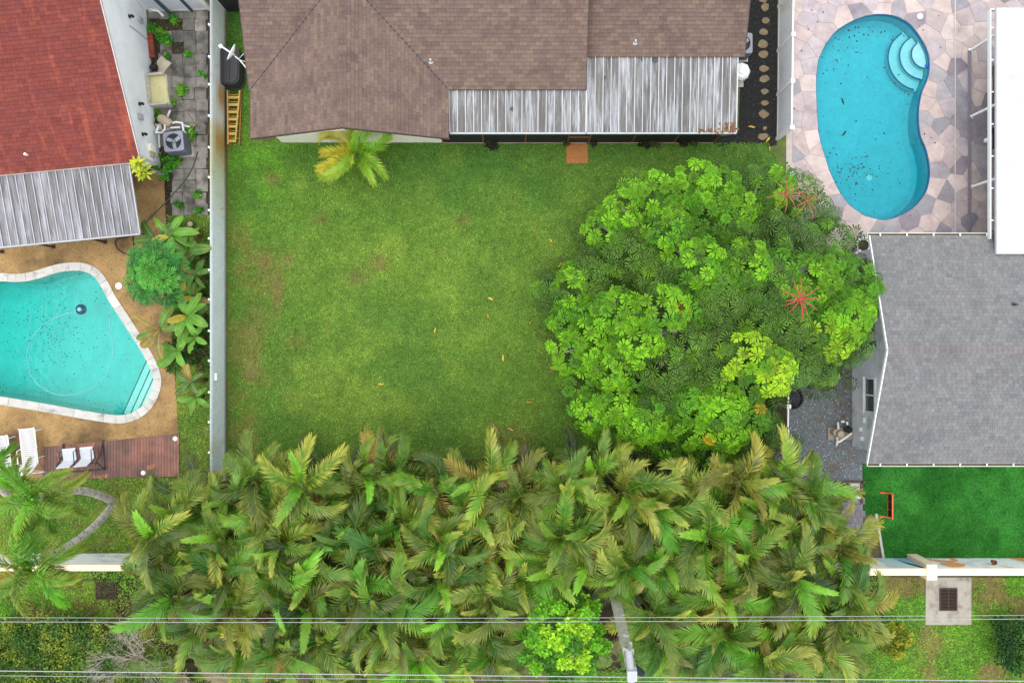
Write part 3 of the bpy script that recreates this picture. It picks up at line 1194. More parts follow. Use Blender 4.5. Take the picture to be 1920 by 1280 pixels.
for i, x in enumerate((1836, 1912)):
    b = MB()
    p = W(x, 1045)
    b.lathe((p.x, yb + .10, .85), [(.06, 0), (.09, .16), (.10, .2), (.085, .2), (.07, .1)], 14)
    b.box(p.x, yb + .01, .95, .04, .03, .1)
    tag(b.build('wall_pot', mat('terracotta', L(128, 78, 48), rough=.8) if i == 0 else bpy.data.materials['terracotta']),
        'small brown pot on the painted garden wall, %s' % ('by the picture edge' if i else 'between the orange shapes'), 'pot', 'pots on the painted wall')

# ------------------------------------------------------------------ roofs
def shingle_mats(name, c, var, streak=None):
    return mat(name, c, rough=.92, var=var, sc=5, bump=.35, bsc=70, col2=streak[0] if streak else None, sc2=streak[1] if streak else 1,
               lo=streak[2] if streak else .5, hi=streak[3] if streak else .7, st2=streak[4] if streak else None, rot=streak[5] if streak else 0, spec=.15)


class Shingles:
    """lays staggered shingles on flat roof facets: full ones share a mesh, the 300 that show largest are objects"""

    def __init__(s, roof, m, h, w, tones):
        s.roof, s.m, s.h, s.w, s.tones = roof, m, h, w, tones
        s.full, s.cut = [], MB()
        b = MB()
        s.shape(b, [(0, 0), (w - .006, 0), (w - .006, h), (0, h)], 0, h, Matrix.Identity(4), None)
        s.me = b.mesh('shingle')
        s.me.materials.append(m)

    @staticmethod
    def shape(b, poly, v0, h, M, col):
        t0 = .020
        top = [M @ Vector((u, v, .004 + t0 * (1 - .8 * (v - v0) / h))) for u, v in poly]
        n = len(poly)
        fs = [tuple(range(n))]
        vs = list(top)
        for i in range(n):
            j = (i + 1) % n
            if abs(poly[i][1] - v0) < 1e-5 and abs(poly[j][1] - v0) < 1e-5:
                k = len(vs)
                vs += [M @ Vector((poly[i][0], v0, -.004)), M @ Vector((poly[j][0], v0, -.004))]
                fs.append((k, k + 1, j, i))
                if n == 4:
                    e = (j + 1) % n
                    k2 = len(vs)
                    vs.append(M @ Vector((poly[e][0], poly[e][1], -.004)))
                    fs.append((k + 1, k2, e, j))
        b.add(vs, fs, col)

    def facet(s, poly3, u, limit=None):
        """poly3: world corners (convex), u: direction along the eave, counter-clockwise seen from outside"""
        P = [Vector(p) for p in poly3]
        nrm = Vector((0, 0, 0))
        for i in range(len(P)):
            nrm += (P[i] - P[0]).cross(P[(i + 1) % len(P)] - P[0])
        nrm.normalize()
        if nrm.z < 0:
            nrm = -nrm
        u = Vector(u).normalized()
        v = nrm.cross(u)
        if v.z < 0:
            u, v = -u, -v
        o = P[0]
        M = Matrix(((u.x, v.x, nrm.x, o.x), (u.y, v.y, nrm.y, o.y), (u.z, v.z, nrm.z, o.z), (0, 0, 0, 1)))
        q = [((p - o).dot(u), (p - o).dot(v)) for p in P]
        us, vs = [a[0] for a in q], [a[1] for a in q]
        r, vv = 0, min(vs)
        while vv < max(vs):
            off = (r % 2) * s.w * .5 + rng.uniform(-.05, .05)
            uu = min(us) - s.w + off
            while uu < max(us):
                w_ = s.w
                rect = [(uu, vv), (uu + w_ - .006, vv), (uu + w_ - .006, vv + s.h), (uu, vv + s.h)]
                c = clip_convex(rect, q)
                if len(c) >= 3 and poly_area(c) > .0012:
                    ctr = M @ Vector((sum(a[0] for a in c) / len(c), sum(a[1] for a in c) / len(c), 0))
                    if limit is None or limit(ctr):
                        tone = rng.choice(s.tones)
                        k = rng.uniform(.93, 1.07)
                        col = (tone[0] * k, tone[1] * k, tone[2] * k)
                        if poly_area(c) > .999 * s.h * (w_ - .006):
                            s.full.append((M @ Matrix.Translation((uu, vv, 0)), col, abs(nrm.dot((Vector((0, 0, H)) - ctr).normalized())) / (Vector((0, 0, H)) - ctr).length ** 2))
                        else:
                            s.shape(s.cut, c, vv, s.h, M, col)
                uu += w_
            vv += s.h
            r += 1

    def finish(s, name='shingle'):
        s.full.sort(key=lambda a: -a[2])
        inv = WM[s.roof].inverted()
        for M, col, _ in s.full[:300]:
            piece(s.me, name, s.roof, inv @ M, (*col, 1))
        for M, col, _ in s.full[300:]:
            s.shape(s.cut, [(0, 0), (s.w - .006, 0), (s.w - .006, s.h), (0, s.h)], 0, s.h, M, col)
        if s.cut.v:
            o = s.cut.build('shingles', s.m, s.roof)
            o['kind'] = 'stuff'
        print(name, len(s.full))


def slab(b, poly3, th=.10, drop=.006):
    """a flat roof plane with thickness, a hair below the shingles"""
    P = [Vector(p) for p in poly3]
    nrm = Vector((0, 0, 0))
    for i in range(len(P)):
        nrm += (P[i] - P[0]).cross(P[(i + 1) % len(P)] - P[0])
    if nrm.z < 0:
        P.reverse()
    n = len(P)
    vs = [p - Vector((0, 0, drop)) for p in P] + [p - Vector((0, 0, th)) for p in P]
    b.add(vs, [tuple(range(n)), tuple(range(2 * n - 1, n - 1, -1))] + [(n + i, n + (i + 1) % n, (i + 1) % n, i) for i in range(n)])


# ------------------------------------------------------------------ the brown house
K = .37
hb = thing('brown_house', 'cream house with brown shingle roof and a screened porch above the lawn', 'house', (-3, 12, 0))
z_s = lambda y: 2.6 + K * (y - 9.63)
z_w = lambda x: 2.6 + K * (3.79 - abs(x + 6.21))
z_b = lambda y: 2.5 + K * (y - 10.92)
yr = 14.6
wing_w = [(-10.0, 7.76), (-6.21, 7.80), (-6.21, 13.42), (-10.0, 9.63)]
wing_e = [(-6.21, 7.80), (-2.43, 7.76), (-2.43, 9.63), (-6.21, 13.42)]
main_l = [(-10.06, 9.63), (-10.0, 9.63), (-6.21, 13.42), (-6.21, yr), (-10.06, yr)]
main_r = [(-2.43, 9.63), (2.82, 9.63), (2.82, yr), (-6.21, yr), (-6.21, 13.42)]
sec_b = [(2.70, 10.92), (8.92, 10.92), (8.92, 15.6), (2.70, 15.6)]
BROWN = shingle_mats('brown_shingle', (1, 1, 1), .12, ((.82, .80, .84), 1.1, .5, .68, None, 0))
wallb = MB()
wallb.add([(-9.56, 8.27, 0), (-2.90, 8.27, 0), (-2.90, 8.27, z_w(-2.9) - .13), (-6.21, 8.27, 3.84), (-9.56, 8.27, z_w(-9.56) - .13),
           (-9.56, 19, 0), (-2.90, 19, 0), (-2.90, 19, 2.5), (-6.21, 19, 3.7), (-9.56, 19, 2.5)],
          [(0, 1, 2, 3, 4), (9, 8, 7, 6, 5), (1, 6, 7, 2), (5, 0, 4, 9), (2, 7, 8, 3), (3, 8, 9, 4)])
wallb.box(-.25, 14.5, 1.2, 5.2, 7.0, 2.4)
wallb.box(5.5, 14.9, 1.15, 6.2, 6.6, 2.3)
wallb.build('wall', CREAM, hb)
b = MB()
for poly, zf in ((wing_w, lambda x, y: z_w(x)), (wing_e, lambda x, y: z_w(x)), (main_l, lambda x, y: z_s(y)), (main_r, lambda x, y: z_s(y)), (sec_b, lambda x, y: z_b(y))):
    slab(b, [(x, y, zf(x, y)) for x, y in poly])
zt = z_s(yr)
slab(b, [(-10.06, yr, zt), (2.82, yr, zt), (2.82, 19.6, 2.6), (-10.06, 19.6, 2.6)])
slab(b, [(2.70, 15.6, z_b(15.6)), (8.92, 15.6, z_b(15.6)), (8.92, 19.6, 2.75), (2.70, 19.6, 2.75)])
roof = b.build('roof', mat('roof_deck', L(96, 78, 72, .7), var=.1), hb)
tones_b = [tuple(c * .63 for c in L(*q)) for q in ((141, 119, 108), (136, 114, 104), (130, 109, 100), (144, 122, 110), (134, 113, 106))]
S = Shingles(roof, BROWN, .143, .30, tones_b)
lim = lambda c: c.y < 13.1
S.facet([(x, y, z_w(x)) for x, y in wing_w], (0, 1, 0), lim)
S.facet([(x, y, z_w(x)) for x, y in wing_e], (0, 1, 0), lim)
S.facet([(x, y, z_s(y)) for x, y in main_l], (1, 0, 0), lim)
S.facet([(x, y, z_s(y)) for x, y in main_r], (1, 0, 0), lim)
S.facet([(x, y, z_b(y)) for x, y in sec_b], (1, 0, 0), lim)
S.finish()
# ridge caps, valley gutters, drip edge
for i in range(26):
    b = MB()
    ya = 7.80 + i * .20
    t_ = rng.choice(tones_b)
    k = rng.uniform(.85, 1.05)
    b.add([(-6.36, ya, z_w(-6.36) + .024), (-6.21, ya, 4.0 + .03), (-6.06, ya, z_w(-6.06) + .024), (-6.36, ya + .21, z_w(-6.36) + .014), (-6.21, ya + .21, 4.0 + .018), (-6.06, ya + .21, z_w(-6.06) + .014)],
          [(0, 1, 4, 3), (1, 2, 5, 4)], (t_[0] * k * 1.05, t_[1] * k, t_[2] * k))
    b.build('ridge_cap', BROWN, roof)
b = MB()
for sx_ in (-1, 1):
    xe = -10.0 if sx_ < 0 else -2.43
    b.bar((xe, 9.63, 2.62), (-6.21, 13.42, 4.02), .035, .012)
b.build('valley_flashing', BLACK, roof)
TRIM = mat('brown_trim', L(84, 72, 66, .7), rough=.6)
for p_, q_, h_ in (((-10.03, 7.745, 2.56), (-6.21, 7.785, 3.975), .12), ((-6.21, 7.785, 3.975), (-2.40, 7.745, 2.56), .12), ((-10.02, 7.76, 2.55), (-10.02, 9.63, 2.55), .1),
                   ((2.835, 9.62, 2.55), (2.835, yr, zt - .05), .12), ((8.94, 10.92, 2.45), (8.94, 15.6, z_b(15.6) - .05), .1), ((-10.08, 9.63, 2.55), (-10.08, yr, zt - .05), .1)):
    b = MB()
    b.bar(p_, q_, .03, h_)
    b.build('drip_edge', TRIM, roof)
for x, y in ((807, 113), (1194, 72)):
    b = MB()
    p = W(x, y, 3.1)
    z = z_s(p.y) if x < 1000 else z_b(p.y)
    b.lathe((p.x, p.y, z), [(.10, 0), (.045, .03), (.04, .22), (.03, .22)], 12)
    b.build('vent_pipe', GREYMETAL, roof)

STREAK = mat('streaked_metal', L(136, 132, 129, .60), rough=.55, var=.14, sc=3, st=(4, .5, 1), col2=L(200, 202, 208, .70), sc2=1.5, lo=.45, hi=.66, st2=(4.2, .34, 1),
             col3=L(92, 86, 82), sc3=2.2, lo3=.53, hi3=.70, st3=(5, .30, 1), spec=.35)
RIB = mat('pale_rib', L(214, 218, 224, .74), rough=.5, var=.1, sc=8)


def pan_roof(house, name, x0, x1, ya, za, yb, zb, pitch, M=None, mt=STREAK, rib=RIB):
    """standing seam sheets running down-slope from ya to yb; every sheet and its seam is a sub-part"""
    M = M or Matrix.Identity(4)
    f = MB()
    f.bar(M @ Vector((x0, yb - .03, zb - .05)), M @ Vector((x1, yb - .03, zb - .05)), .05, .10)
    f.bar(M @ Vector((x0, ya, za - .08)), M @ Vector((x1, ya, za - .08)), .06, .10)
    f.bar(M @ Vector((x1, ya, za - .04)), M @ Vector((x1, yb, zb - .04)), .04, .08)
    pr = f.build(name, rib, house)
    n = round((x1 - x0) / pitch)
    p_ = (x1 - x0) / n
    for i in range(n):
        a = x0 + i * p_
        prof = [(.0, .035), (.014, .035), (.022, .0), (p_ * .32, 0), (p_ * .36, .012), (p_ * .42, .012), (p_ * .46, 0), (p_ * .66, 0), (p_ * .70, .012), (p_ * .76, .012), (p_ * .80, 0), (p_ - .002, 0)]
        vs = [M @ Vector((a + u, ya, za + z)) for u, z in prof] + [M @ Vector((a + u, yb, zb + z)) for u, z in prof]
        k = len(prof)
        b = MB()
        b.add(vs, [(k + j, k + j + 1, j + 1, j) for j in range(k - 1)])
        o = b.build('roof_panel', mt, pr)
        sh_ = rng.uniform(.82, 1.1)
        o.color = (sh_, sh_, sh_, 1)
        so_ = o.modifiers.new('thick', 'SOLIDIFY')
        so_.thickness = .004
        so_.offset = -1
        b = MB()
        b.bar(M @ Vector((a + .008, ya, za + .042)), M @ Vector((a + .008, yb, zb + .042)), .028, .02)
        b.build('seam', rib, o)
    return pr


pan_roof(hb, 'patio_roof', -2.42, 2.86, 9.66, 2.50, 8.10, 2.22, .304)
pan_roof(hb, 'patio_roof', 2.89, 8.70, 10.94, 2.44, 8.10, 2.22, .304)
for x, y, s_ in ((840 + 121, 204, .18), (1204, 112, .14), (1228, 113, .2), (1132, 146, .15)):
    b = MB()
    p = W(x, y, 2.4)
    zz = 2.22 + (p.y - 8.10) * (.28 / 1.56 if x < 1100 else .22 / 2.84)
    q = [(math.cos(a) * s_ * rng.uniform(.35, .7), math.sin(a) * s_ * rng.uniform(.35, .7)) for a in (0, .9, 1.7, 2.6, 3.5, 4.4, 5.4)]
    b.prism([(p.x + u, p.y + v) for u, v in q], zz + .014, zz + .03)
    b.build('roof_patch', DARKMETAL, hb)
# the screened porch front
SCREEN = mat('dark_screen', L(46, 48, 50, .7), rough=.6, var=.2, sc=10, spec=.3)
TIMBER = mat('brown_timber', L(132, 92, 62, .75), rough=.7, var=.2, sc=6)
yb_ = 8.285
xs = [W(x, 267).x for x in (831, 907, 985, 1064, 1103, 1184, 1262, 1336)]
for i, (a, c) in enumerate(zip(xs, xs[1:])):
    b = MB()
    b.box((a + c) / 2, yb_, 1.08, c - a - .07, .012, 2.10)
    b.build('screen_panel', SCREEN, hb)
for x in xs:
    b = MB()
    b.box(x, yb_, 1.08, .065, .07, 2.14)
    b.build('post', TIMBER, hb)
b = MB()
for z in (.06, 2.12):
    b.box((xs[0] + xs[-1]) / 2, yb_ - .045, z, xs[-1] - xs[0], .03, .07)
b.build('rail', mat('pale_rail', L(168, 150, 132, .8), rough=.6), hb)
b = MB()
b.box((xs[3] + xs[4]) / 2, yb_ - .03, .9, xs[4] - xs[3] - .06, .05, .06)
b.build('door_rail', TIMBER, hb)
b = MB()
p = W(1082, 287)
b.box(p.x, p.y, .03, .90, .88, .05)
tag(b.build('doormat', mat('coir', L(186, 124, 72, .85), var=.3, sc=14, bump=1., bsc=90), bevel=.02), 'square orange brown mat on the grass at the porch door', 'mat')
# leaf litter caught in the corner of the porch roof
pts = [(W(x, y, 2.25).x, W(x, y, 2.25).y) for x, y in [(rng.gauss(1368, 8), rng.gauss(240, 5)) for _ in range(70)] + [(rng.uniform(1310, 1376), rng.gauss(246, 1)) for _ in range(40)]]
pts = [p for p in pts if p[0] < 8.66 and p[1] > 8.12]
specks('leaf_litter', pts, .12, 2.27, mat('litter', L(118, 80, 50), var=.5, sc=14))

# ------------------------------------------------------------------ the red-roofed house (turned 5.5 degrees)
A = math.radians(5.5)
o_ = W(302, 310)
hr = thing('red_house', 'white house with faded red shingle roof left of the metal fence', 'house', o_, A)
MR = WM[hr]
KR = .36
zr_ = lambda y: 2.6 + KR * (y + .484)
WHITEW = mat('white_wall', L(240, 242, 244, .92), rough=.8, var=.05, sc=1.5, col2=L(214, 220, 226, .9), sc2=.8, lo=.5, hi=.75)
b = MB()
yk = 6.0
prof = [(0, 0), (12.0, 0), (12.0, zr_(12 - 12) - .15), (yk, zr_(yk) - .15), (0, zr_(0) - .15)]
vs = [MR @ Vector((0, y, z)) for y, z in prof] + [MR @ Vector((-11, y, z)) for y, z in prof]
b.add(vs, [(0, 1, 2, 3, 4), (9, 8, 7, 6, 5), (5, 6, 1, 0), (4, 9, 5, 0), (1, 6, 7, 2)])
b.build('wall', WHITEW, hr)
RED = shingle_mats('red_shingle', (1, 1, 1), .12, ((1.6, 1.5, 1.25), 1.1, .53, .68, (2.4, .16, 1), A))  # pale streaks paint highlights into the red shingle colour
b = MB()
pf = [MR @ Vector(p) for p in ((-11.5, -.484, 2.6), (.335, -.484, 2.6), (.335, yk, zr_(yk)), (-11.5, yk, zr_(yk)))]
slab(b, pf)
slab(b, [MR @ Vector(p) for p in ((-11.5, yk, zr_(yk)), (.335, yk, zr_(yk)), (.335, 12.5, 2.6), (-11.5, 12.5, 2.6))])
roof_r = b.build('roof', mat('roof_deck_red', L(120, 48, 40, .7), var=.1), hr)
tones_r = [tuple(c * .70 for c in L(*q)) for q in ((142, 74, 66), (138, 72, 64), (133, 69, 64), (145, 77, 67), (136, 73, 69))]
S = Shingles(roof_r, RED, .145, .30, tones_r)
S.facet(pf, MR.to_3x3() @ Vector((1, 0, 0)), lambda c: c.x > -20.6 and c.y < 13.1)
S.finish()
b = MB()
b.bar(MR @ Vector((.35, -.49, 2.55)), MR @ Vector((.35, yk, zr_(yk) - .05)), .03, .12)
b.bar(MR @ Vector((-11.5, -.49, 2.53)), MR @ Vector((.35, -.49, 2.53)), .03, .12)
b.build('drip_edge', mat('pale_trim', L(214, 206, 200, .8), rough=.6), hr)
b = MB()
p = W(55, 292, 2.7)
b.tube([p + Vector((0, 0, -.05)), p + Vector((0, 0, .28))], .05, 10)
b.build('vent_pipe', PLASTIC, hr)
STREAK2 = mat('streaked_metal_grey', L(144, 140, 142, .60), rough=.55, var=.14, sc=3, st=(4, .5, 1), rot=A, col2=L(190, 190, 198, .72), sc2=1.5, lo=.42, hi=.66, st2=(3.2, .3, 1),
              col3=L(92, 88, 86), sc3=2.4, lo3=.52, hi3=.70, st3=(4, .30, 1), spec=.35)
pan_roof(hr, 'patio_roof', -6.75, -.17, -.50, 2.46, -3.12, 2.12, .31, MR, STREAK2, mat('grey_rib', L(200, 200, 208, .72), rough=.5, var=.1, sc=8))
for x, y in ((197, 454), (100, 463), (4, 472)):
    b = MB()
    p = W(x, y, .03)
    b.box(p.x, p.y, 1.04, .07, .07, 2.04, A)
    b.box(p.x, p.y, .035, .16, .16, .02, A)
    b.build('post', mat('post_brown', L(92, 70, 58, .7), rough=.6) if x == 197 else bpy.data.materials['post_brown'], hr)


def onwall(y, z, out=0.0):
    return MR @ Vector((out, y, z))


def find_y(px, py, out=0.03):
    """where a photo pixel meets the gable wall of the red house"""
    dv = (W(px, py, 0) - Vector((0, 0, H))).normalized()
    nrm = MR.to_3x3() @ Vector((1, 0, 0))
    t_ = (onwall(0, 0, out) - Vector((0, 0, H))).dot(nrm) / dv.dot(nrm)
    q = MR.inverted() @ (Vector((0, 0, H)) + dv * t_)
    return q.y, q.z


for px, py in ((243, 31), (262, 195), (268, 252)):
    y, z = find_y(px, py)
    b = MB()
    b.box(*onwall(y, z, .03), .05, .12, .12, A)
    b.lathe(onwall(y, z - .05, .14), [(.03, -.02), (.06, .0), (.05, .12), (.02, .16)], 10)
    b.build('wall_lamp', BLACK, hr)
for px, py, w, h, c in ((262, 219, .22, .32, GREYMETAL), (283, 278, .30, .42, CREAM), (285, 290, .2, .25, TAN), (292, 300, .26, .36, GREYMETAL), (262, 38, .2, .3, GREYMETAL)):
    y, z = find_y(px, py)
    b = MB()
    b.box(*onwall(y, z, .06), .12, w, h, A)
    b.build('electric_box', c, hr, bevel=.01)
ya, za = find_y(272, 42)
b = MB()
for q in ((find_y(243, 48), find_y(262, 62)), (find_y(262, 62), find_y(282, 80))):
    b.bar(onwall(*q[0], .02), onwall(*q[1], .02), .03, .03)
b.build('door_frame', GREYMETAL, hr)
b = MB()
ya, za = find_y(256, 10)
yc, zc = find_y(299, 36)
b.tube([onwall(7.1, 3.0, .1), onwall(6.55, .42, .1)], .06, 8)
b.tube([onwall(6.55, .42, .1), onwall(6.4, .25, .25), onwall(6.3, .2, .6), onwall(6.1, .12, .75)], .06, 8)
b.build('downspout', PLASTIC, hr, smooth=True)
t = thing('brick_step', 'narrow red brick step against the white house wall', 'step', onwall(5.1, 0, .1))
BRICK = mat('red_brick', L(150, 78, 60, .8), rough=.9, var=.2, sc=9, bump=.3)
for i in range(7):
    for j in range(2):
        b = MB()
        b.box(*onwall(4.50 + i * .155, .045 + j * .09, .13), .21, .142, .082, A)
        o = b.build('brick', BRICK, t)
        k = rng.uniform(.8, 1.15)
        o.color = (k, k, k, 1)

# ------------------------------------------------------------------ the grey house
hg = thing('grey_house', 'pale grey house with grey shingle gable roof beside the umbrella tree', 'house', (20, -.3, 0))
KG = .346
zg = lambda y: 2.6 + KG * (4.335 - abs(y + .315))
GREYW = mat('grey_wall', L(234, 240, 250, .96), rough=.8, var=.05, sc=1.5, col2=L(176, 182, 194, .80), sc2=.9, lo=.5, hi=.75)
b = MB()
prof = [(-4.33, 0), (3.66, 0), (3.66, zg(3.66) - .13), (-.315, zg(-.315) - .13), (-4.33, zg(-4.33) - .13)]
vs = [(14.16, y, z) for y, z in prof] + [(27, y, z) for y, z in prof]
b.add(vs, [(4, 3, 2, 1, 0), (5, 6, 7, 8, 9), (0, 1, 6, 5), (1, 2, 7, 6), (0, 5, 9, 4)])
b.build('wall', GREYW, hg)
GREYS = shingle_mats('grey_shingle', (1, 1, 1), .10, ((.86, .86, .88), .9, .5, .68, None, 0))
fs_ = [[(13.62, -4.65, 2.6), (27.4, -4.65, 2.6), (27.4, -.315, zg(-.315)), (13.66, -.315, zg(-.315))],
       [(13.66, -.315, zg(-.315)), (27.4, -.315, zg(-.315)), (27.4, 4.02, 2.6), (13.70, 4.02, 2.6)]]
b = MB()
for q in fs_:
    slab(b, q)
roof_g = b.build('roof', mat('roof_deck_grey', L(110, 110, 112, .7), var=.1), hg)
tones_g = [tuple(c * .55 for c in L(*q)) for q in ((156, 156, 157), (152, 152, 154), (147, 147, 150), (159, 158, 159), (152, 150, 151))]
S = Shingles(roof_g, GREYS, .143, .19, tones_g)
for q in fs_:
    S.facet(q, (1, 0, 0), lambda c: c.x < 20.2)
S.finish()
for i in range(34):
    b = MB()
    x = 13.66 + i * .19
    k = rng.uniform(.75, .95)
    zz = zg(-.315)
    b.add([(x, -.48, zg(-.48) + .026), (x, -.315, zz + .03), (x, -.15, zg(-.15) + .026), (x + .2, -.48, zg(-.48) + .016), (x + .2, -.315, zz + .018), (x + .2, -.15, zg(-.15) + .016)],
          [(3, 4, 1, 0), (4, 5, 2, 1)], tuple(c * k * .72 for c in L(150, 143, 144)))
    b.build('ridge_cap', GREYS, roof_g)
b = MB()
b.bar((13.60, -4.66, 2.55), (13.64, -.315, zg(-.315) - .04), .04, .13)
b.bar((13.64, -.315, zg(-.315) - .04), (13.68, 4.03, 2.55), .04, .13)
b.build('rake_trim', WHITE, hg)
GUT = mat('gutter_white', L(232, 232, 230, .85), rough=.5, var=.06)
GUTIN = mat('gutter_inside', L(120, 108, 84, .7), rough=.8, var=.3, sc=6)
for ys, sg in ((-4.66, -1), (4.03, 1)):
    b = MB()
    x1 = 27.4 if sg < 0 else 18.4
    b.box((13.62 + x1) / 2, ys + sg * .115, 2.52, x1 - 13.62, .02, .13)
    b.box((13.62 + x1) / 2, ys + sg * .01, 2.50, x1 - 13.62, .012, .10)
    b.box(13.62, ys + sg * .06, 2.51, .02, .13, .12)
    gt = b.build('gutter', GUT, hg)
    b = MB()
    b.box((13.64 + x1) / 2, ys + sg * .06, 2.465, x1 - 13.66, .095, .012)
    b.build('gutter_bed', GUTIN, gt)
    for i in range(12):
        xx = 14.1 + i * 1.02
        if xx < x1:
            b = MB()
            b.box(xx, ys + sg * .06, 2.59, .05, .12, .015)
            b.build('gutter_hanger', PLASTIC, gt)
PANE = glass_mat('window_glass', L(58, 74, 84, .8))


def gwindow(ya, yb, z0, z1):
    b = MB()
    for y in (ya, yb):
        b.box(14.13, y, (z0 + z1) / 2, .08, .07, z1 - z0 + .07)
    b.box(14.13, (ya + yb) / 2, z1, .08, yb - ya - .07, .07)
    b.box(14.10, (ya + yb) / 2, z0, .14, yb - ya + .10, .06)
    b.box(14.13, (ya + yb) / 2, (z0 + z1) / 2, .07, .06, z1 - z0 - .07)
    w = b.build('window', WHITE, hg)
    ym = (ya + yb) / 2
    for p, q in ((ya + .035, ym - .03), (ym + .03, yb - .035)):
        b = MB()
        b.box(14.145, (p + q) / 2, (z0 + z1) / 2, .02, q - p, z1 - z0 - .07)
        b.build('pane', PANE, w)


gwindow(-2.78, -1.45, 1.25, 2.10)
gwindow(.85, 1.65, 1.35, 2.2)
for y, z, w, h in ((-3.15, 1.15, .22, .3), (-3.55, .85, .16, .2), (-3.9, .95, .18, .22)):
    b = MB()
    b.box(14.10, y, z, .12, w, h)
    b.build('meter_box', PLASTIC, hg, bevel=.01)
b = MB()
b.tube([(14.11, -2.75, .4), (14.11, -2.95, .95), (14.11, -3.15, 1.3), (14.11, -3.15, 1.6)], .015, 6)
b.build('conduit', PLASTIC, hg)
b = MB()
p = W(1886, 572, 3.1)
b.lathe((p.x, p.y, zg(p.y)), [(.10, 0), (.05, .03), (.05, .25), (.03, .25)], 10)
b.build('vent_pipe', DARKMETAL, roof_g)

# the white patio cover on the far right
t = thing('patio_cover', 'white flat patio roof on slim posts beside the kidney pool', 'patio cover', (20, 8, 0))
b = MB()
b.box(23.0, 7.95, 2.93, 9.4, 9.3, .14)
b.build('roof_slab', mat('white_membrane', L(240, 243, 248, .56), rough=.7, var=.05, sc=3, col2=L(196, 196, 204, .66), sc2=1.1, lo=.54, hi=.8, col3=L(170, 168, 172), sc3=5, lo3=.66, hi3=.8), t, bevel=.02)
b = MB()
b.box(18.20, 8.25, 2.72, .05, 8.7, .16)
b.box(22.5, 12.62, 2.72, 8.6, .05, .16)
gt = b.build('gutter', GUT, t)
b = MB()
b.box(18.26, 8.2, 2.66, .09, 8.6, .03)
b.build('gutter_bed', mat('gutter_dirty', L(92, 84, 62, .7), var=.35, sc=5), gt)
for i in range(7):
    b = MB()
    b.box(18.25, 4.6 + i * 1.22, 2.80, .12, .05, .012)
    b.build('gutter_hanger', PLASTIC, gt)
for x, y in ((1818, 95), (1819, 219), (1821, 350)):
    b = MB()
    p = W(x, y, .04)
    b.box(p.x + .03, p.y, 1.42, .085, .085, 2.78)
    b.box(p.x + .03, p.y, .05, .16, .16, .02)
    b.build('post', PLASTIC, t)
b = MB()
b.box(24.2, 8.2, 1.2, 3.0, 8.4, 2.4)
tag(b.build('shed', GREYW), 'pale grey house wing under the white patio roof', 'building')
# ------------------------------------------------------------------ concrete pavers, plank deck, stepping stones
t = thing('paver_path', 'weathered grey concrete paver path between white house and metal fence', 'paving', W(350, 200))
t['kind'] = 'structure'
b = MB()
b.prism(pxpoly([(280, 22), (394, 18), (394, 402), (309, 405), (300, 320)]), None, .018)
b.build('bedding', SOIL, t)
PAVER = mat('paver', L(150, 144, 138, .80), rough=.9, var=.22, sc=3.5, col2=L(96, 92, 86, .8), sc2=1.3, lo=.46, hi=.64, bump=.3, bsc=45, col3=L(92, 104, 58), sc3=7, lo3=.63, hi3=.75)
for j in range(18):
    for i in range(5):
        px, py = 391 - 22.6 * (i + .5) - (3 if j % 3 == 1 else 0), 404 - 21.6 * (j + .5) + rng.uniform(-1, 1)
        wall_x = 279 + (py - 50) * .098 + (4 if py > 330 else 0)
        if px - 11 < max(wall_x, 309 if py > 330 else 0) or (i == 4 and rng.random() < .3):
            continue
        if (i, j) in ((2, 14), (3, 16), (4, 9), (3, 5), (2, 16), (4, 4), (3, 4)):
            continue
        p = W(px, py)
        s_ = .492
        b = MB()
        b.box(p.x, p.y, .030 + rng.uniform(0, .008), s_ * rng.uniform(.96, 1.0), s_ * rng.uniform(.93, .98), .035, rng.uniform(-.02, .02))
        o = b.build('paver', PAVER, t)
        k = rng.uniform(.78, 1.12) * (1.25 if (i == 0 and j > 14) else 1) * (.72 if j > 12 and i in (1, 2) else 1)
        o.color = (k, k, k * .99, 1)
t = thing('plank_deck', 'worn red painted plank deck at the end of the turquoise pool', 'deck', W(205, 860))
t['kind'] = 'structure'
RED_P = mat('red_plank', (1, 1, 1), rough=.75, var=.16, sc=3, col2=(.58, .72, .80), sc2=.8, lo=.40, hi=.56, col3=(1.5, 1.25, 1.2), sc3=1.3, lo3=.60, hi3=.66, st=(1, .4, 1), bump=.15, bsc=40)
xa, xb = 79, 337
n = 46
for i in range(n):
    x0, x1 = xa + (xb - xa) * i / n, xa + (xb - xa) * (i + 1) / n
    y0, y1 = 838 - (x0 - 78) * .098, 898 - (x0 - 80) * .022
    b = MB()
    sh_ = .25
    b.prism([tuple(W(q, r)[:2]) for q, r in ((x0 + sh_, y1), (x1 - sh_, y1), (x1 - sh_, y0), (x0 + sh_, y0))], 0, .055 + rng.uniform(0, .005))
    o = b.build('plank', RED_P, t)
    c = L(160, 112, 98, .84)
    k = rng.uniform(.85, 1.12)
    o.color = (c[0] * k, c[1] * k, c[2] * k, 1)
STONE = mat('stepping_stone', L(150, 132, 106, .70), rough=.9, var=.3, sc=6, bump=.4, bsc=30)
ords = 'first second third fourth fifth sixth seventh eighth ninth tenth eleventh twelfth thirteenth fourteenth fifteenth sixteenth seventeenth eighteenth nineteenth twentieth'.split()
ords += ['twenty-' + w for w in ords[:9]] + ['thirtieth']
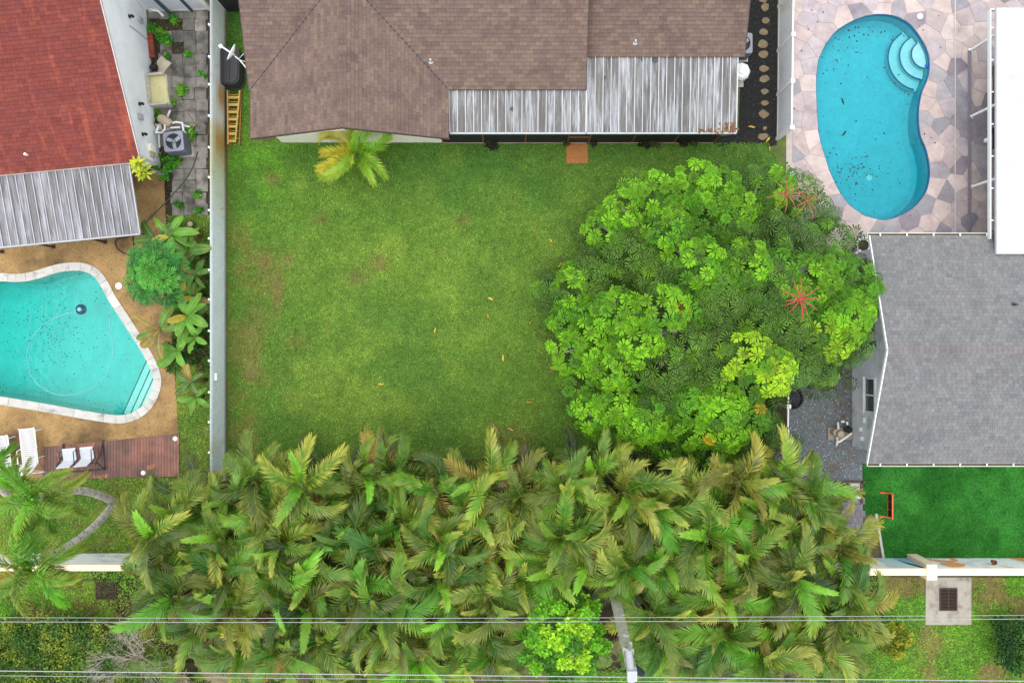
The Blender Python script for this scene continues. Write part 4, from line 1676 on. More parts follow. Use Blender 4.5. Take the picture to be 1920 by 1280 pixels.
for i, (x, y, s_) in enumerate(((1430, 1, .8), (1435, 15, 1), (1434, 39, .8), (1432, 61, .9), (1429, 83, 1), (1431, 101, 1), (1432, 129, 1), (1433, 149, .95), (1433, 172, .75), (1433, 194, .8), (1432, 215, 1.05), (1433, 241, .5), (1430, 256, .95))):
    b = MB()
    p = W(x, y)
    q = smooth_loop([(p.x + math.cos(a) * .20 * s_ * rng.uniform(.62, 1.25), p.y + math.sin(a) * .17 * s_ * rng.uniform(.62, 1.25)) for a in [k * PI / 3.5 for k in range(7)]], 2)
    b.prism(q, 0, .045)
    tag(b.build('stepping_stone', STONE), '%s tan stepping stone from the top of the black mulch strip' % ords[i], 'stepping stone', 'stepping stones in the black mulch')

# ------------------------------------------------------------------ air conditioners
COND = mat('condenser_grey', L(150, 152, 166, .80), rough=.5, var=.06, sc=6)
CONDD = mat('condenser_louver', L(140, 143, 158, .85), rough=.5, var=.1, sc=8)
FANB = mat('fan_blade', L(178, 186, 196, .85), rough=.4, var=.05)


def condenser(loc, rot, label, s=.80, h=.86):
    t = thing('air_conditioner', label, 'air conditioner', loc, rot, 'outdoor air conditioner units')
    b = MB()
    b.box(0, 0, .03, s + .12, s + .12, .06)
    b.build('pad', CONCRETE, t, True)
    b = MB()
    b.box(0, 0, .10 + (h - .14) / 2, s - .09, s - .09, h - .16)
    b.build('coil', BLACK, t, True)
    b = MB()
    for k in range(4):
        M = Matrix.Rotation(k * PI / 2, 4, 'Z')
        for i in range(13):
            b.box(s / 2 - .02, -s / 2 + .05 + i * (s - .1) / 12, .06 + (h - .10) / 2, .035, .034, h - .12, 0, None, M)
    b.build('louver', CONDD, t, True)
    b = MB()
    r = s * .40
    ring = [(r * math.cos(a * PI / 18), r * math.sin(a * PI / 18)) for a in range(36)]
    c = .06
    sq = [(s / 2 - c, -s / 2), (s / 2, -s / 2 + c), (s / 2, s / 2 - c), (s / 2 - c, s / 2), (-s / 2 + c, s / 2), (-s / 2, s / 2 - c), (-s / 2, -s / 2 + c), (-s / 2 + c, -s / 2)]
    b.prism(sq, h - .05, h, holes=[ring])
    b.build('top_cover', COND, t, True)
    b = MB()
    b.lathe((0, 0, h - .16), [(r + .01, 0), (r + .01, .01)], 28)
    b.build('fan_well', mat('fan_well', L(40, 52, 66, .6), rough=.6) if 'fan_well' not in bpy.data.materials else bpy.data.materials['fan_well'], t, True)
    b = MB()
    b.lathe((0, 0, h - .09), [(.09, 0), (.09, .05), (.05, .07)], 16)
    b.build('fan_hub', CONDD, t, True)
    for k in range(3):
        b = MB()
        M = Matrix.Rotation(k * 2 * PI / 3 + .5, 4, 'Z')
        b.add([M @ Vector(v) for v in ((.08, -.07, h - .05), (r * .92, -.12, h - .06), (r * .92, .10, h - .03), (.08, .07, h - .035))], [(0, 1, 2, 3)])
        b.build('fan_blade', FANB, t, True)
    b = MB()
    for rr in [r * f for f in (.3, .5, .7, .9)]:
        b.tube([(rr * math.cos(a * PI / 12), rr * math.sin(a * PI / 12), h - .01) for a in range(25)], .004, 4)
    for k in range(8):
        a = k * PI / 4
        b.bar((.05 * math.cos(a), .05 * math.sin(a), h - .008), (r * math.cos(a), r * math.sin(a), h - .008), .006)
    b.build('fan_guard', DARKMETAL, t, True)
    return t


p = W(325, 265, .86)
condenser((p.x, p.y, .0), A, 'grey air conditioner unit standing on the paver path by the white wall')
p = W(1392, 81, .86)
condenser((p.x, p.y, .0), 0, 'grey air conditioner unit half under the brown roof eave beside black mulch', .82)
t = thing('utility_box', 'white eight sided plastic box on the mulch below the air conditioner', 'utility box', W(1387, 142))
p = W(1386, 140)
b = MB()
b.lathe((p.x - .05, p.y - .02, 0), [(.36, 0), (.38, .45), (.30, .56), (.10, .58)], 8)
b.build('body', PLASTIC, t)
b = MB()
b.lathe((p.x - .05, p.y - .02, .56), [(.16, .0), (.15, .05), (.08, .06)], 10)
b.build('lid', PLASTIC, t)
b = MB()
b.box(p.x, p.y - .42, .05, .3, .26, .10)
tag(b.build('concrete_block', CONCRETE), 'small tan concrete block on the mulch below the white plastic box', 'block')

# ------------------------------------------------------------------ along the white wall
t = thing('garden_bench', 'cream moulded garden bench with a stained yellow seat against the white wall', 'bench', W(305, 175), A)
BENCH = mat('cream_plastic', L(206, 200, 186, .82), rough=.6, var=.08, sc=4, col2=L(160, 150, 128, .8), sc2=3, lo=.55, hi=.75)
SEAT = mat('stained_seat', L(222, 212, 158, .84), rough=.6, var=.1, sc=3, col2=L(126, 96, 40, .8), sc2=2.6, lo=.60, hi=.75)
b = MB()
b.box(.02, 0, .36, .64, 1.16, .10)
b.build('seat', SEAT, t, True, bevel=.03)
b = MB()
b.box(.36, 0, .19, .05, 1.24, .36)
b.build('front_panel', BENCH, t, True)
b = MB()
outer = [(-.62, .40)] + [(-.62 + 1.24 * i / 12, .72 + .16 * math.sin(PI * i / 12)) for i in range(13)] + [(.62, .40)]
holes = [[(c_ - .085, .53), (c_ - .06, .60 + abs(c_) * -.04 + .05), (c_ + .06, .60 + .05), (c_ + .085, .53)] for c_ in (-.4, -.14, .14, .4)]
M = Matrix(((0, -.18, 1, -.25), (1, 0, 0, 0), (0, 1, 0, 0), (0, 0, 0, 1)))
q = MB()
q.prism(outer, -.03, .03, holes=holes)
b.add([M @ Vector(v) for v in q.v], q.f)
b.build('backrest', BENCH, t, True)
for s_ in (-1, 1):
    b = MB()
    b.box(.0, s_ * .62, .30, .74, .09, .60)
    b.build('armrest', BENCH, t, True, bevel=.03)
b = MB()
b.bar(W(293, 118, .03) + Vector((0, 0, 0)), W(311, 132, .10), .75, .06)
tag(b.build('board', mat('cream_board', L(216, 202, 178, .8), rough=.8)), 'flat cream board lying on the pavers above the garden bench', 'board')
t = thing('bag', 'black bag with pink cloth lying on the cream board', 'bag', W(290, 130))
b = MB()
p = W(289, 127, .2)
b.lathe(p - Vector((0, 0, .1)), [(.10, 0), (.17, .08), (.15, .2), (.07, .27)], 9)
b.build('body', BLACK, t, smooth=True)
b = MB()
p = W(290, 138, .15)
b.lathe(p - Vector((0, 0, .05)), [(.08, 0), (.15, .05), (.08, .12), (.03, .14)], 7)
b.build('cloth', mat('pink_cloth', L(196, 92, 120, .8)), t, smooth=True)
b = MB()
b.tube([W(285, 118, .3), W(288, 113, .55), W(293, 114, .55), W(293, 122, .3)], .025, 6)
b.build('strap', BLACK, t)
t = thing('bucket', 'grey bucket with a dark handle by the brick step', 'bucket', W(277, 120))
b = MB()
p = W(276, 120)
b.lathe((p.x, p.y, .0), [(.11, 0), (.15, .32), (.13, .32), (.10, .05)], 14)
b.build('body', GREYMETAL, t)
b = MB()
b.tube([(p.x - .14, p.y + .02, .32), (p.x - .08, p.y + .14, .40), (p.x + .05, p.y + .14, .40), (p.x + .14, p.y + .02, .32)], .012, 6)
b.build('handle', BLACK, t)
t = thing('pool_pump', 'tan pool pump and filter with white pipes above the air conditioner', 'pool pump', W(308, 228))
b = MB()
b.tube([W(299, 221, .42), W(303, 223, .42), W(316, 231, .40), W(321, 235, .40)], [.16, .19, .19, .15], 14)
b.build('tank', TAN, t, smooth=False)
b = MB()
p = W(299, 241, .2)
b.box(p.x, p.y, .2, .34, .28, .4, A)
b.box(p.x + .38, p.y, .16, .3, .24, .32, A)
b.build('pump_body', mat('pale_tan', L(214, 202, 180, .82), rough=.5), t, bevel=.02)
b = MB()
p = W(317, 240, .3)
b.lathe(p - Vector((0, 0, .1)), [(.10, 0), (.10, .16), (.07, .18)], 12)
b.build('valve', GREYMETAL, t)
b = MB()
for pl in ([(292, 249, .5), (303, 249, .5), (309, 243, .5), (309, 232, .5)], [(292, 250, .5), (298, 236, .5)], [(298, 252, .4), (299, 277, .2)],
           [(324, 231, .45), (330, 229, .5), (342, 231, .5), (344, 246, .45)], [(342, 235, .4), (355, 238, .2)], [(345, 248, .2), (354, 249, .15), (358, 243, .15)], [(320, 240, .4), (338, 239, .4)],
           [(313, 222, .2), (319, 207, .35)]):
    b.tube([W(*q) for q in pl], .042, 8)
b.build('pipe', PLASTIC, t, smooth=False)
b = MB()
b.tube([W(*q) for q in ((293, 240, .4), (289, 232, .6), (291, 225, .5), (294, 235, .25), (291, 240, .15))], .018, 6)
tag(b.build('cable', BLACK), 'looped black cable hanging beside the tan pool pump', 'cable')
b = MB()
b.tube(smooth_loop([tuple(W(x, y)[:2]) for x, y in ((362, 308), (366, 316), (352, 335), (338, 352), (318, 372), (290, 400), (262, 432))], 4, False) and
       [(*q, .07) for q in smooth_loop([tuple(W(x, y)[:2]) for x, y in ((372, 285), (366, 306), (352, 333), (336, 353), (316, 376), (290, 402), (264, 430))], 4, False)], .022, 6)
tag(b.build('hose', mat('grey_hose', L(96, 92, 90, .7), rough=.6)), 'long grey garden hose running diagonally over the pavers to the metal roof', 'hose')
b = MB()
b.tube([(*q, .05) for q in smooth_loop([tuple(W(x, y)[:2]) for x, y in ((278, 440), (255, 438), (238, 446), (222, 448), (217, 456), (225, 470), (242, 478), (255, 484), (252, 462), (250, 440))], 4, False)] , .02, 6)
tag(b.build('garden_hose', BLACK), 'thin black garden hose looped on the tan deck beside the papaya', 'hose')
b = MB()
b.tube([W(x, y, .08) for x, y in ((312, 155), (322, 166), (334, 178), (344, 196), (356, 218), (368, 236))], .022, 6)
tag(b.build('pole', mat('pale_pole', L(150, 140, 128, .8))), 'thin pale pole lying on the pavers below the garden bench', 'pole')

# ladder, tub, satellite dish beside the brown house
t = thing('step_ladder', 'yellow step ladder lying folded on the grass by the metal fence', 'ladder', W(438, 220))
LAD = mat('yellow_fibreglass', L(212, 172, 92, .82), rough=.6, var=.15, sc=6)
LADO = mat('orange_rail', L(168, 112, 58, .8), rough=.6, var=.15, sc=6)
b = MB()
b.bar(W(427, 170, .22), W(428, 271, .22), .05, .09)
b.bar(W(450, 170, .22), W(442, 262, .22), .05, .09)
b.build('side_rail', LAD, t)
b = MB()
b.bar(W(430, 170, .08), W(433, 273, .08), .05, .07)
b.bar(W(453, 172, .08), W(449, 272, .08), .05, .07)
b.build('rear_rail', LADO, t)
for i in range(7):
    f = i / 6.4
    y = 183 + i * 13.6
    b = MB()
    b.bar(W(427.5, y, .22), W(450 - 7 * f - 1, y, .22), .10, .035)
    b.build('step', LAD, t)
    b = MB()
    b.bar(W(431, y - 5, .08), W(452 - 3 * f, y - 5, .08), .03, .03)
    b.build('rear_rung', LAD, t)
t = thing('plastic_tub', 'large black plastic tub turned over between metal fence and brown roof', 'tub', W(438, 133))
b = MB()
p = W(438, 133)


def rr(cx, cy, w, h, r, n=6):
    out = []
    for k, (sx_, sy_) in enumerate(((1, -1), (1, 1), (-1, 1), (-1, -1))):
        for i in range(n + 1):
            a = -PI / 2 + k * PI / 2 + i * PI / 2 / n
            out.append((cx + sx_ * (w / 2 - r) + r * math.cos(a), cy + sy_ * (h / 2 - r) + r * math.sin(a)))
    return out


TUB = mat('tub_plastic', L(66, 66, 70, .75), rough=.55, var=.12, sc=3, bump=.1, bsc=20)
for (w, h, z0, z1, nm) in ((.98, 1.58, .0, .10, 'rim'), (.90, 1.50, .10, .62, 'shell'), (.80, 1.40, .62, .66, 'base')):
    q = MB()
    q.prism(rr(p.x, p.y, w, h, .28), z0, z1)
    q.build(nm, TUB, t)
b = MB()
for dx in (-.2, .05):
    b.box(p.x + dx, p.y, .675, .05, 1.2, .03)
b.build('rib', TUB, t)
t = thing('satellite_dish', 'white satellite dish on an arm fixed beside the brown roof edge', 'satellite dish', W(438, 105))
DISH = PLASTIC
c = W(437, 100, 2.9)
nrm = Vector((-.82, .42, .38)).normalized()
u = nrm.cross(Vector((0, 0, 1))).normalized()
v = u.cross(nrm)
vs, fs = [], []
for r in range(5):
    for k in range(24):
        a = 2 * PI * k / 24
        rad = .36 * (r + .0) / 4
        vs.append(c + (u * math.cos(a) * .9 + v * math.sin(a)) * rad + nrm * (.09 * (r / 4) ** 2))
for r in range(4):
    for k in range(24):
        k2 = (k + 1) % 24
        fs.append((r * 24 + k, r * 24 + k2, r * 24 + 24 + k2, r * 24 + 24 + k))
b = MB()
b.add(vs, fs)
o = b.build('reflector', DISH, t, smooth=True)
so_ = o.modifiers.new('thick', 'SOLIDIFY')
so_.thickness = .02
b = MB()
b.bar(W(440, 104, 2.82), W(416, 88, 2.95), .05, .04)
b.box(*W(414, 87, 2.97), .13, .10, .10, .6)
b.build('feed_arm', DISH, t)
b = MB()
b.tube([W(441, 106, 2.85), W(450, 113, 2.65), W(464, 130, 2.45)], .03, 8)
b.tube([W(450, 113, 2.65), W(466, 118, 2.4)], .02, 6)
b.tube([W(449, 109, 2.65), W(462, 96, 2.5)], .016, 6)
b.build('mast', DISH, t)

# ------------------------------------------------------------------ loungers and the double glider
STRAP = mat('white_strap', L(226, 226, 236, .84), rough=.5, var=.05, sc=6)


def lounger(loc, rot, label):
    t = thing('sun_lounger', label, 'sun lounger', loc, rot, 'white strap loungers by the turquoise pool')
    w = .62
    sl, bl, ba = 1.42, .72, math.radians(58)
    hz = .40
    ux, uz = math.cos(ba), math.sin(ba)
    b = MB()
    for s_ in (-1, 1):
        b.tube([(s_ * w / 2, 1.45, hz + .06), (s_ * w / 2, 1.40, hz), (s_ * w / 2, 0, hz), (s_ * w / 2, -bl * ux, hz + bl * uz)], .024, 8)
    b.tube([(-w / 2, 1.42, hz + .02), (w / 2, 1.42, hz + .02)], .02, 6)
    b.tube([(-w / 2, -bl * ux, hz + bl * uz), (w / 2, -bl * ux, hz + bl * uz)], .022, 6)
    b.build('frame', PLASTIC, t, True)
    for i in range(17):
        y = 1.36 - i * .084
        b = MB()
        b.box(0, y, hz + .018, w - .02, .062, .012)
        b.build('strap', STRAP, t, True)
    for i in range(9):
        f = .05 + i * .078
        b = MB()
        M = Matrix.Translation((0, -f * ux, hz + f * uz + .018)) @ Matrix.Rotation(-ba, 4, 'X')
        b.box(0, 0, 0, w - .02, .062, .012, 0, None, M)
        b.build('strap', STRAP, t, True)
    for s_ in (-1, 1):
        for y in (1.30, .18):
            b = MB()
            b.tube([(s_ * w / 2, y, hz), (s_ * (w / 2 + .05), y + .03, .0)], .022, 8)
            b.build('leg', PLASTIC, t, True)
        b = MB()
        b.tube([(s_ * (w / 2 + .03), .62, hz), (s_ * (w / 2 + .06), .55, hz + .22), (s_ * (w / 2 + .06), .02, hz + .22), (s_ * (w / 2 + .03), -.05, hz + .02)], .024, 8)
        b.build('armrest', PLASTIC, t, True)
    b = MB()
    b.tube([(-w / 2, -.25, hz + .4), (-w / 2 - .02, -.45, .02), (w / 2 + .02, -.45, .02), (w / 2, -.25, hz + .4)], .02, 6)
    b.build('back_brace', PLASTIC, t, True)


p = W(58, 868, .4)
lounger((p.x, p.y, .03), math.radians(6), 'white strap lounger with raised back, the one nearer the double seat')
p = W(9, 882, .4)
lounger((p.x, p.y, .03), math.radians(7), 'white strap lounger cut by the picture edge, farther from the double seat')
t = thing('double_glider', 'double glider with two white sling seats in a dark tube frame on red deck', 'glider seat', (W(160, 855).x, W(160, 855).y, .055), math.radians(5))
TUBE = mat('dark_tube', L(66, 72, 84, .7), rough=.4, var=.08)
SLING = mat('white_sling', L(226, 228, 234, .84), rough=.75, var=.05, sc=8)
for s_ in (-.36, .36):
    b = MB()
    vs, fs = [], []
    path = [(.42, .44), (.36, .47), (.2, .45), (.0, .42), (-.06, .44), (-.14, .60), (-.22, .80), (-.28, .97), (-.30, 1.0)]
    for y, z in path:
        vs += [(s_ - .27, y, z), (s_ + .27, y, z)]
    for i in range(len(path) - 1):
        fs.append((2 * i, 2 * i + 1, 2 * i + 3, 2 * i + 2))
    b.add(vs, fs)
    o = b.build('sling', SLING, t, True)
    so_ = o.modifiers.new('thick', 'SOLIDIFY')
    so_.thickness = .025
    b = MB()
    for q in (-.285, .285):
        b.tube([(s_ + q, y, z - .02) for y, z in path], .018, 6)
        b.tube([(s_ + q, .34, .45), (s_ + q, .30, .66), (s_ + q, -.14, .66), (s_ + q, -.17, .64)], .018, 6)
    b.build('seat_frame', TUBE, t, True)
b = MB()
for s_ in (-.82, .82):
    b.tube([(s_, .62, .03), (s_, .50, .04), (s_ * .98, .1, .20), (s_ * .98, -.20, .62), (s_ * .98, -.32, .70)], .028, 8)
    b.tube([(s_, -.62, .03), (s_ * .98, -.2, .62)], .022, 6)
    b.tube([(s_, .45, .03), (s_, -.62, .03)], .022, 6)
b.tube([(-.80, -.60, .03), (.80, -.60, .03)], .022, 6)
b.tube([(-.80, -.24, .62), (.80, -.24, .62)], .022, 6)
b.build('base_frame', TUBE, t, True)

# ------------------------------------------------------------------ turf corner, gravel yard, street side
t = thing('folding_frame', 'low orange frame with a dark net panel standing on the synthetic lawn', 'net frame', W(1664, 946))
OR = mat('orange_tube', L(236, 112, 66, .88), rough=.45, var=.06)
xa, xb = W(1664, 946).x, W(1664, 946).x + .0
ya, yb2 = W(0, 923).y, W(0, 968).y
b = MB()
for z in (.05, .42):
    b.bar((xa, ya, z), (xa, yb2, z), .05, .05)
for y in (ya, yb2):
    b.bar((xa, y, .05), (xa, y, .42), .05, .05)
b.build('frame', OR, t)
for y in (ya, yb2):
    b = MB()
    b.bar((xa, y, .05), (xa - .34, y, .05), .05, .05)
    b.bar((xa, y + .04, .40), (xa - .33, y + .04, .08), .03, .03)
    b.build('foot', OR, t)
for i in range(3):
    b = MB()
    b.box(xa - .005, yb2 + (ya - yb2) * (i + .5) / 3, .235, .02, (ya - yb2) / 3 - .03, .32)
    b.build('net_panel', BLACK, t)
for i in (1, 2):
    b = MB()
    b.bar((xa + .01, yb2 + (ya - yb2) * i / 3, .05), (xa + .01, yb2 + (ya - yb2) * i / 3, .42), .03, .03)
    b.build('bar', OR, t)

t = thing('filter_pump', 'pool filter of two tan drums with white pipes on a concrete pad', 'pool filter', W(1578, 812))
p = W(1572, 812)
b = MB()
b.box(W(1574, 812).x, p.y, .05, 1.02, .50, .10)
b.build('pad', mat('tan_concrete', L(170, 160, 146, .8), var=.1), t)
for x, y, r, h in ((1570, 811, .155, .50), (1577.5, 813.5, .145, .72)):
    b = MB()
    q = W(x, y, h)
    b.lathe((q.x, q.y, .10), [(r * .9, 0), (r, .06), (r, h - .22), (r * .9, h - .12), (r * .55, h - .10)], 20)
    b.build('drum', TAN, t)
b = MB()
b.tube([W(1588, 804, .30), W(1595, 807, .30)], .13, 12)
b.tube([W(1585, 800, .25), W(1588, 808, .3)], .11, 10)
b.build('pump_motor', BLACK, t)
b = MB()
for pl in ([(1571, 792, .3), (1572, 805, .45)], [(1577, 790, .3), (1583, 790, .3)], [(1588, 790, .3), (1589, 796, .3)], [(1570, 820, .45), (1569, 833, .2)], [(1575, 827, .5), (1597, 812, .45)], [(1569, 827, .45), (1576, 828, .5)]):
    b.tube([W(*q) for q in pl], .045, 8)
b.build('pipe', PLASTIC, t)
t = thing('fire_bowl', 'round black metal fire bowl on the gravel against the vinyl fence', 'fire bowl', W(1484, 745))
b = MB()
p = W(1482, 746)
b.lathe((p.x, p.y, 0), [(.30, 0), (.44, .22), (.46, .26), (.42, .26), (.36, .16), (.2, .10)], 24)
b.build('bowl', BLACK, t)
for a in (0, PI / 3, 2 * PI / 3):
    b = MB()
    b.bar((p.x - .42 * math.cos(a), p.y - .42 * math.sin(a), .25), (p.x + .42 * math.cos(a), p.y + .42 * math.sin(a), .25), .018)
    b.build('grate_bar', DARKMETAL, t)
b = MB()
b.box(W(1583, 903).x, W(0, 903).y, .06, 1.7, .08, .12)
b.box(W(1614, 922).x, W(0, 922).y, .06, .08, .9, .12)
tag(b.build('timber_edging', mat('old_timber', L(112, 92, 84, .7), var=.3, sc=6)), 'brown timber edging between dark gravel and white pebbles', 'edging')
sheet('white_pebbles', [(1540, 905), (1612, 905), (1612, 921), (1540, 921)], .03, mat('white_pebble', L(214, 212, 212, .85), var=.25, sc=12, bump=1., bsc=22, col3=L(150, 140, 132), sc3=10, lo3=.6, hi3=.7))
b = MB()
b.box(W(1575, 927).x, W(0, 927).y, .07, 1.62, .29, .14)
tag(b.build('concrete_step', mat('white_slab', L(206, 206, 208, .85), var=.06)), 'long white concrete slab below the white pebbles', 'slab')
t = thing('ground_box', 'small black square box with rounded corners on the white pebbles', 'ground box', W(1583, 912))
b = MB()
p = W(1583, 912)
b.prism(rr(p.x, p.y, .33, .33, .07), .03, .24)
b.build('body', BLACK, t)
b = MB()
b.prism(rr(p.x, p.y, .24, .24, .05), .24, .265)
b.box(p.x + .04, p.y, .275, .12, .03, .02)
b.build('lid', mat('charcoal', L(62, 66, 74, .7), rough=.5), t)
t = thing('paver_pad', 'grey brick paver pad partly under the palm hedge beside the synthetic lawn', 'paving', W(1585, 955))
t['kind'] = 'structure'
GP = mat('grey_paver', L(134, 130, 136, .8), var=.12, sc=6, bump=.2)
for j in range(7):
    for i in range(10):
        p = W(1534 + i * 9.2 + (4.6 if j % 2 else 0), 936 + j * 11.5 + 3)
        if p.x > W(1634 + j * 2.2, 0).x or i == 9 and j % 2:
            continue
        b = MB()
        b.box(p.x, p.y, .03 + rng.uniform(0, .004), .196, .246, .05)
        o = b.build('paver', GP, t)
        k = rng.uniform(.82, 1.15)
        o.color = (k, k, k * 1.02, 1)
b = MB()
b.bar(W(1642, 962, .04), W(1656, 1046, .04), .10, .1)
tag(b.build('curb', CONCRETE), 'thin grey concrete edging along the left side of the synthetic lawn', 'edging')

t = thing('storm_drain', 'square concrete storm drain apron with an iron grate by the painted wall', 'storm drain', W(1776, 1125))
b = MB()
q = pxpoly([(1735, 1079), (1820, 1079), (1820, 1170), (1734, 1170)])
hole = pxpoly([(1760, 1101), (1793, 1101), (1792, 1143), (1760, 1143)])
q.reverse()
b.prism(q, 0, .05, holes=[hole])
b.build('apron', mat('drain_concrete', L(176, 168, 156, .8), var=.12, sc=4, col2=L(132, 122, 112, .8), sc2=1.6, lo=.5, hi=.68, bump=.2), t)
IRON = mat('rusty_iron', L(84, 68, 60, .65), rough=.8, var=.3, sc=14)


def grate(t, x0, y0, x1, y1, z, cols, rows, vertical):
    p, q = W(x0, y1), W(x1, y0)
    b = MB()
    b.box((p.x + q.x) / 2, p.y, z, q.x - p.x + .05, .05, .05)
    b.box((p.x + q.x) / 2, q.y, z, q.x - p.x + .05, .05, .05)
    b.box(p.x, (p.y + q.y) / 2, z, .05, q.y - p.y - .05, .05)
    b.box(q.x, (p.y + q.y) / 2, z, .05, q.y - p.y - .05, .05)
    if vertical:
        b.box((p.x + q.x) / 2, (p.y + q.y) / 2, z, q.x - p.x - .05, .04, .04)
    else:
        b.box((p.x + q.x) / 2, (p.y + q.y) / 2, z, .04, q.y - p.y - .05, .04)
    b.build('grate_frame', IRON, t)
    for i in range(rows):
        b = MB()
        if vertical:
            b.box(p.x + (q.x - p.x) * (i + .5) / rows, (p.y + q.y) / 2, z - .004, (q.x - p.x) / rows * .5, q.y - p.y - .05, .03)
        else:
            b.box((p.x + q.x) / 2, p.y + (q.y - p.y) * (i + .5) / rows, z - .004, q.x - p.x - .05, (q.y - p.y) / rows * .5, .03)
        b.build('grate_bar', IRON, t)
    b = MB()
    b.box((p.x + q.x) / 2, (p.y + q.y) / 2, .012, q.x - p.x - .02, q.y - p.y - .02, .01)
    b.build('pit', mat('drain_pit', (.01, .01, .01)) if 'drain_pit' not in bpy.data.materials else bpy.data.materials['drain_pit'], t)


grate(t, 1761, 1102, 1792, 1142, .055, 2, 15, False)
t = thing('iron_grate', 'rusty iron drain grate lying in the grass left of the palm hedge', 'drain grate', W(200, 1105))
grate(t, 182, 1092, 219, 1121, .06, 2, 15, True)

t = thing('potted_plant', 'white round pot with broad dark leaves at the corner of the grey house', 'potted plant', W(1611, 462))
b = MB()
p = W(1611, 462)
b.lathe((p.x, p.y, .03), [(.24, 0), (.34, .44), (.30, .46), (.27, .36)], 20)
b.build('pot', PLASTIC, t)
b = MB()
b.lathe((p.x, p.y, .36), [(.28, 0), (.2, .05)], 16)
b.build('soil', SOIL, t)
t = thing('storage_bench', 'white box bench by the grey house wall below the potted plant', 'bench', W(1613, 486))
b = MB()
p = W(1613, 486)
b.box(p.x + .05, p.y, .24, .84, .5, .40)
b.build('body', WHITE, t)
b = MB()
b.box(p.x + .05, p.y, .465, .90, .54, .04)
b.build('lid', PLASTIC, t)
for s_ in (-1, 1):
    b = MB()
    b.box(p.x - .36, p.y + s_ * .22, .03, .05, .05, .06)
    b.build('foot', PLASTIC, t)

CUSH = mat('beige_cushion', L(206, 196, 182, .8), rough=.9, var=.08, sc=6)
t = thing('outdoor_sofa', 'beige cushioned sofa with a brown throw under the patio roof edge', 'sofa', W(1870, 175))
p = W(1868, 175)
b = MB()
b.box(p.x + .3, p.y, .20, .95, 2.25, .30)
b.build('base', mat('sofa_frame', L(120, 100, 82, .7)), t)
for i in range(3):
    b = MB()
    b.box(p.x + .22, p.y + (i - 1) * .74, .43, .92, .72, .17)
    b.build('cushion', CUSH, t, bevel=.06)
b = MB()
b.box(p.x + .78, p.y, .66, .18, 2.2, .5)
b.build('backrest', CUSH, t, bevel=.05)
b = MB()
b.box(p.x + .22, p.y + .22, .522, .95, .34, .018)
b.box(p.x - .248, p.y + .22, .43, .015, .34, .18)
tag(b.build('throw', mat('brown_throw', L(112, 96, 82, .75), rough=.95)), 'brown striped throw folded over the beige sofa', 'throw')
t = thing('side_table', 'low black table under the edge of the white patio roof', 'table', W(1862, 265))
p = W(1858, 265)
b = MB()
b.box(p.x + .1, p.y, .44, .60, .85, .04)
b.build('tabletop', BLACK, t)
for sx_ in (-.16, .36):
    for sy_ in (-.38, .38):
        b = MB()
        b.box(p.x + sx_, p.y + sy_, .225, .05, .05, .39)
        b.build('leg', BLACK, t)
b = MB()
b.lathe((W(1848, 264, .5).x, W(1848, 264, .5).y, .46), [(.06, 0), (.10, .08), (.08, .2), (.05, .26), (.06, .28)], 14)
tag(b.build('vase', PLASTIC, smooth=True), 'white vase standing on the low black table', 'vase')

# utility pole and the wires over the street side
t = thing('utility_pole', 'lichen stained concrete utility pole rising out of the palm hedge', 'utility pole', W(1120, 1020))
PCON = mat('pole_concrete', L(158, 160, 142, .8), rough=.9, var=.2, sc=5, col2=L(206, 208, 204, .85), sc2=3, lo=.56, hi=.62, col3=L(120, 104, 60), sc3=4, lo3=.62, hi3=.72, bump=.3, bsc=40)
b0, tp = W(1128, 1012, 0), W(1186, 1262, 9.6)
b = MB()
dv = (tp - b0)
u = Vector((1, 0, 0))
w_ = Vector((0, 1, 0))
vs = []
for f, r in ((0, .17), (.5, .15), (1, .125)):
    c = b0 + dv * f
    vs += [c - u * r - w_ * r, c + u * r - w_ * r, c + u * r + w_ * r, c - u * r + w_ * r]
b.add(vs, [(i * 4 + k, i * 4 + (k + 1) % 4, i * 4 + 4 + (k + 1) % 4, i * 4 + 4 + k) for i in range(2) for k in range(4)] + [(8, 9, 10, 11)])
b.build('shaft', PCON, t)
b = MB()
c = W(1183, 1256, 9.7)
b.tube([c + Vector((0, .35, -.4)), c + Vector((0, 0, 0)), c + Vector((.02, -1.2, .2))], .10, 10)
b.box(c.x + .01, c.y - .1, c.z + .12, .28, .30, .14)
b.build('bracket', GREYMETAL, t)
b = MB()
b.tube([W(1188, 1250, 9.3), W(1204, 1262, 9.1)], [.12, .10], 10)
b.build('transformer', mat('navy_steel', L(30, 44, 58, .7), rough=.5), t)
b = MB()
for z_ in (8.6, 8.2):
    q = b0 + dv * (z_ / 9.6)
    b.box(q.x + .12, q.y + .1, z_, .10, .14, .10)
b.build('clamp', GREYMETAL, t)
WIRE = mat('bare_wire', L(190, 192, 194, .7), rough=.4, var=.04)
for i, (ya_, yc_, z_, r, lab) in enumerate(((1157, 1154, 8.6, .0075, 'upper thin bare wire of the pair crossing the palm hedge'), (1165, 1161, 8.2, .009, 'lower thin bare wire of the pair crossing the palm hedge'),
                                            (1257, 1276, 9.6, .014, 'thick pale power line along the bottom edge of the picture'), (1266, 1283, 9.7, .0075, 'thinner pale line just below the thick power line'))):
    b = MB()
    pts = []
    for k in range(25):
        x = -500 + 2900 * k / 24
        y = ya_ + (yc_ - ya_) * (x / 1920)
        sag = .25 * ((x - 1180) / 1500) ** 2 * (1 if x > 0 else 1)
        pts.append(W(x, y + (2.5 * math.sin(x / 520.) if i < 2 else 0), z_ - min(.4, sag)))
    b.tube(pts, r, 5)
    tag(b.build('power_line', WIRE), lab, 'power line', 'overhead wires')
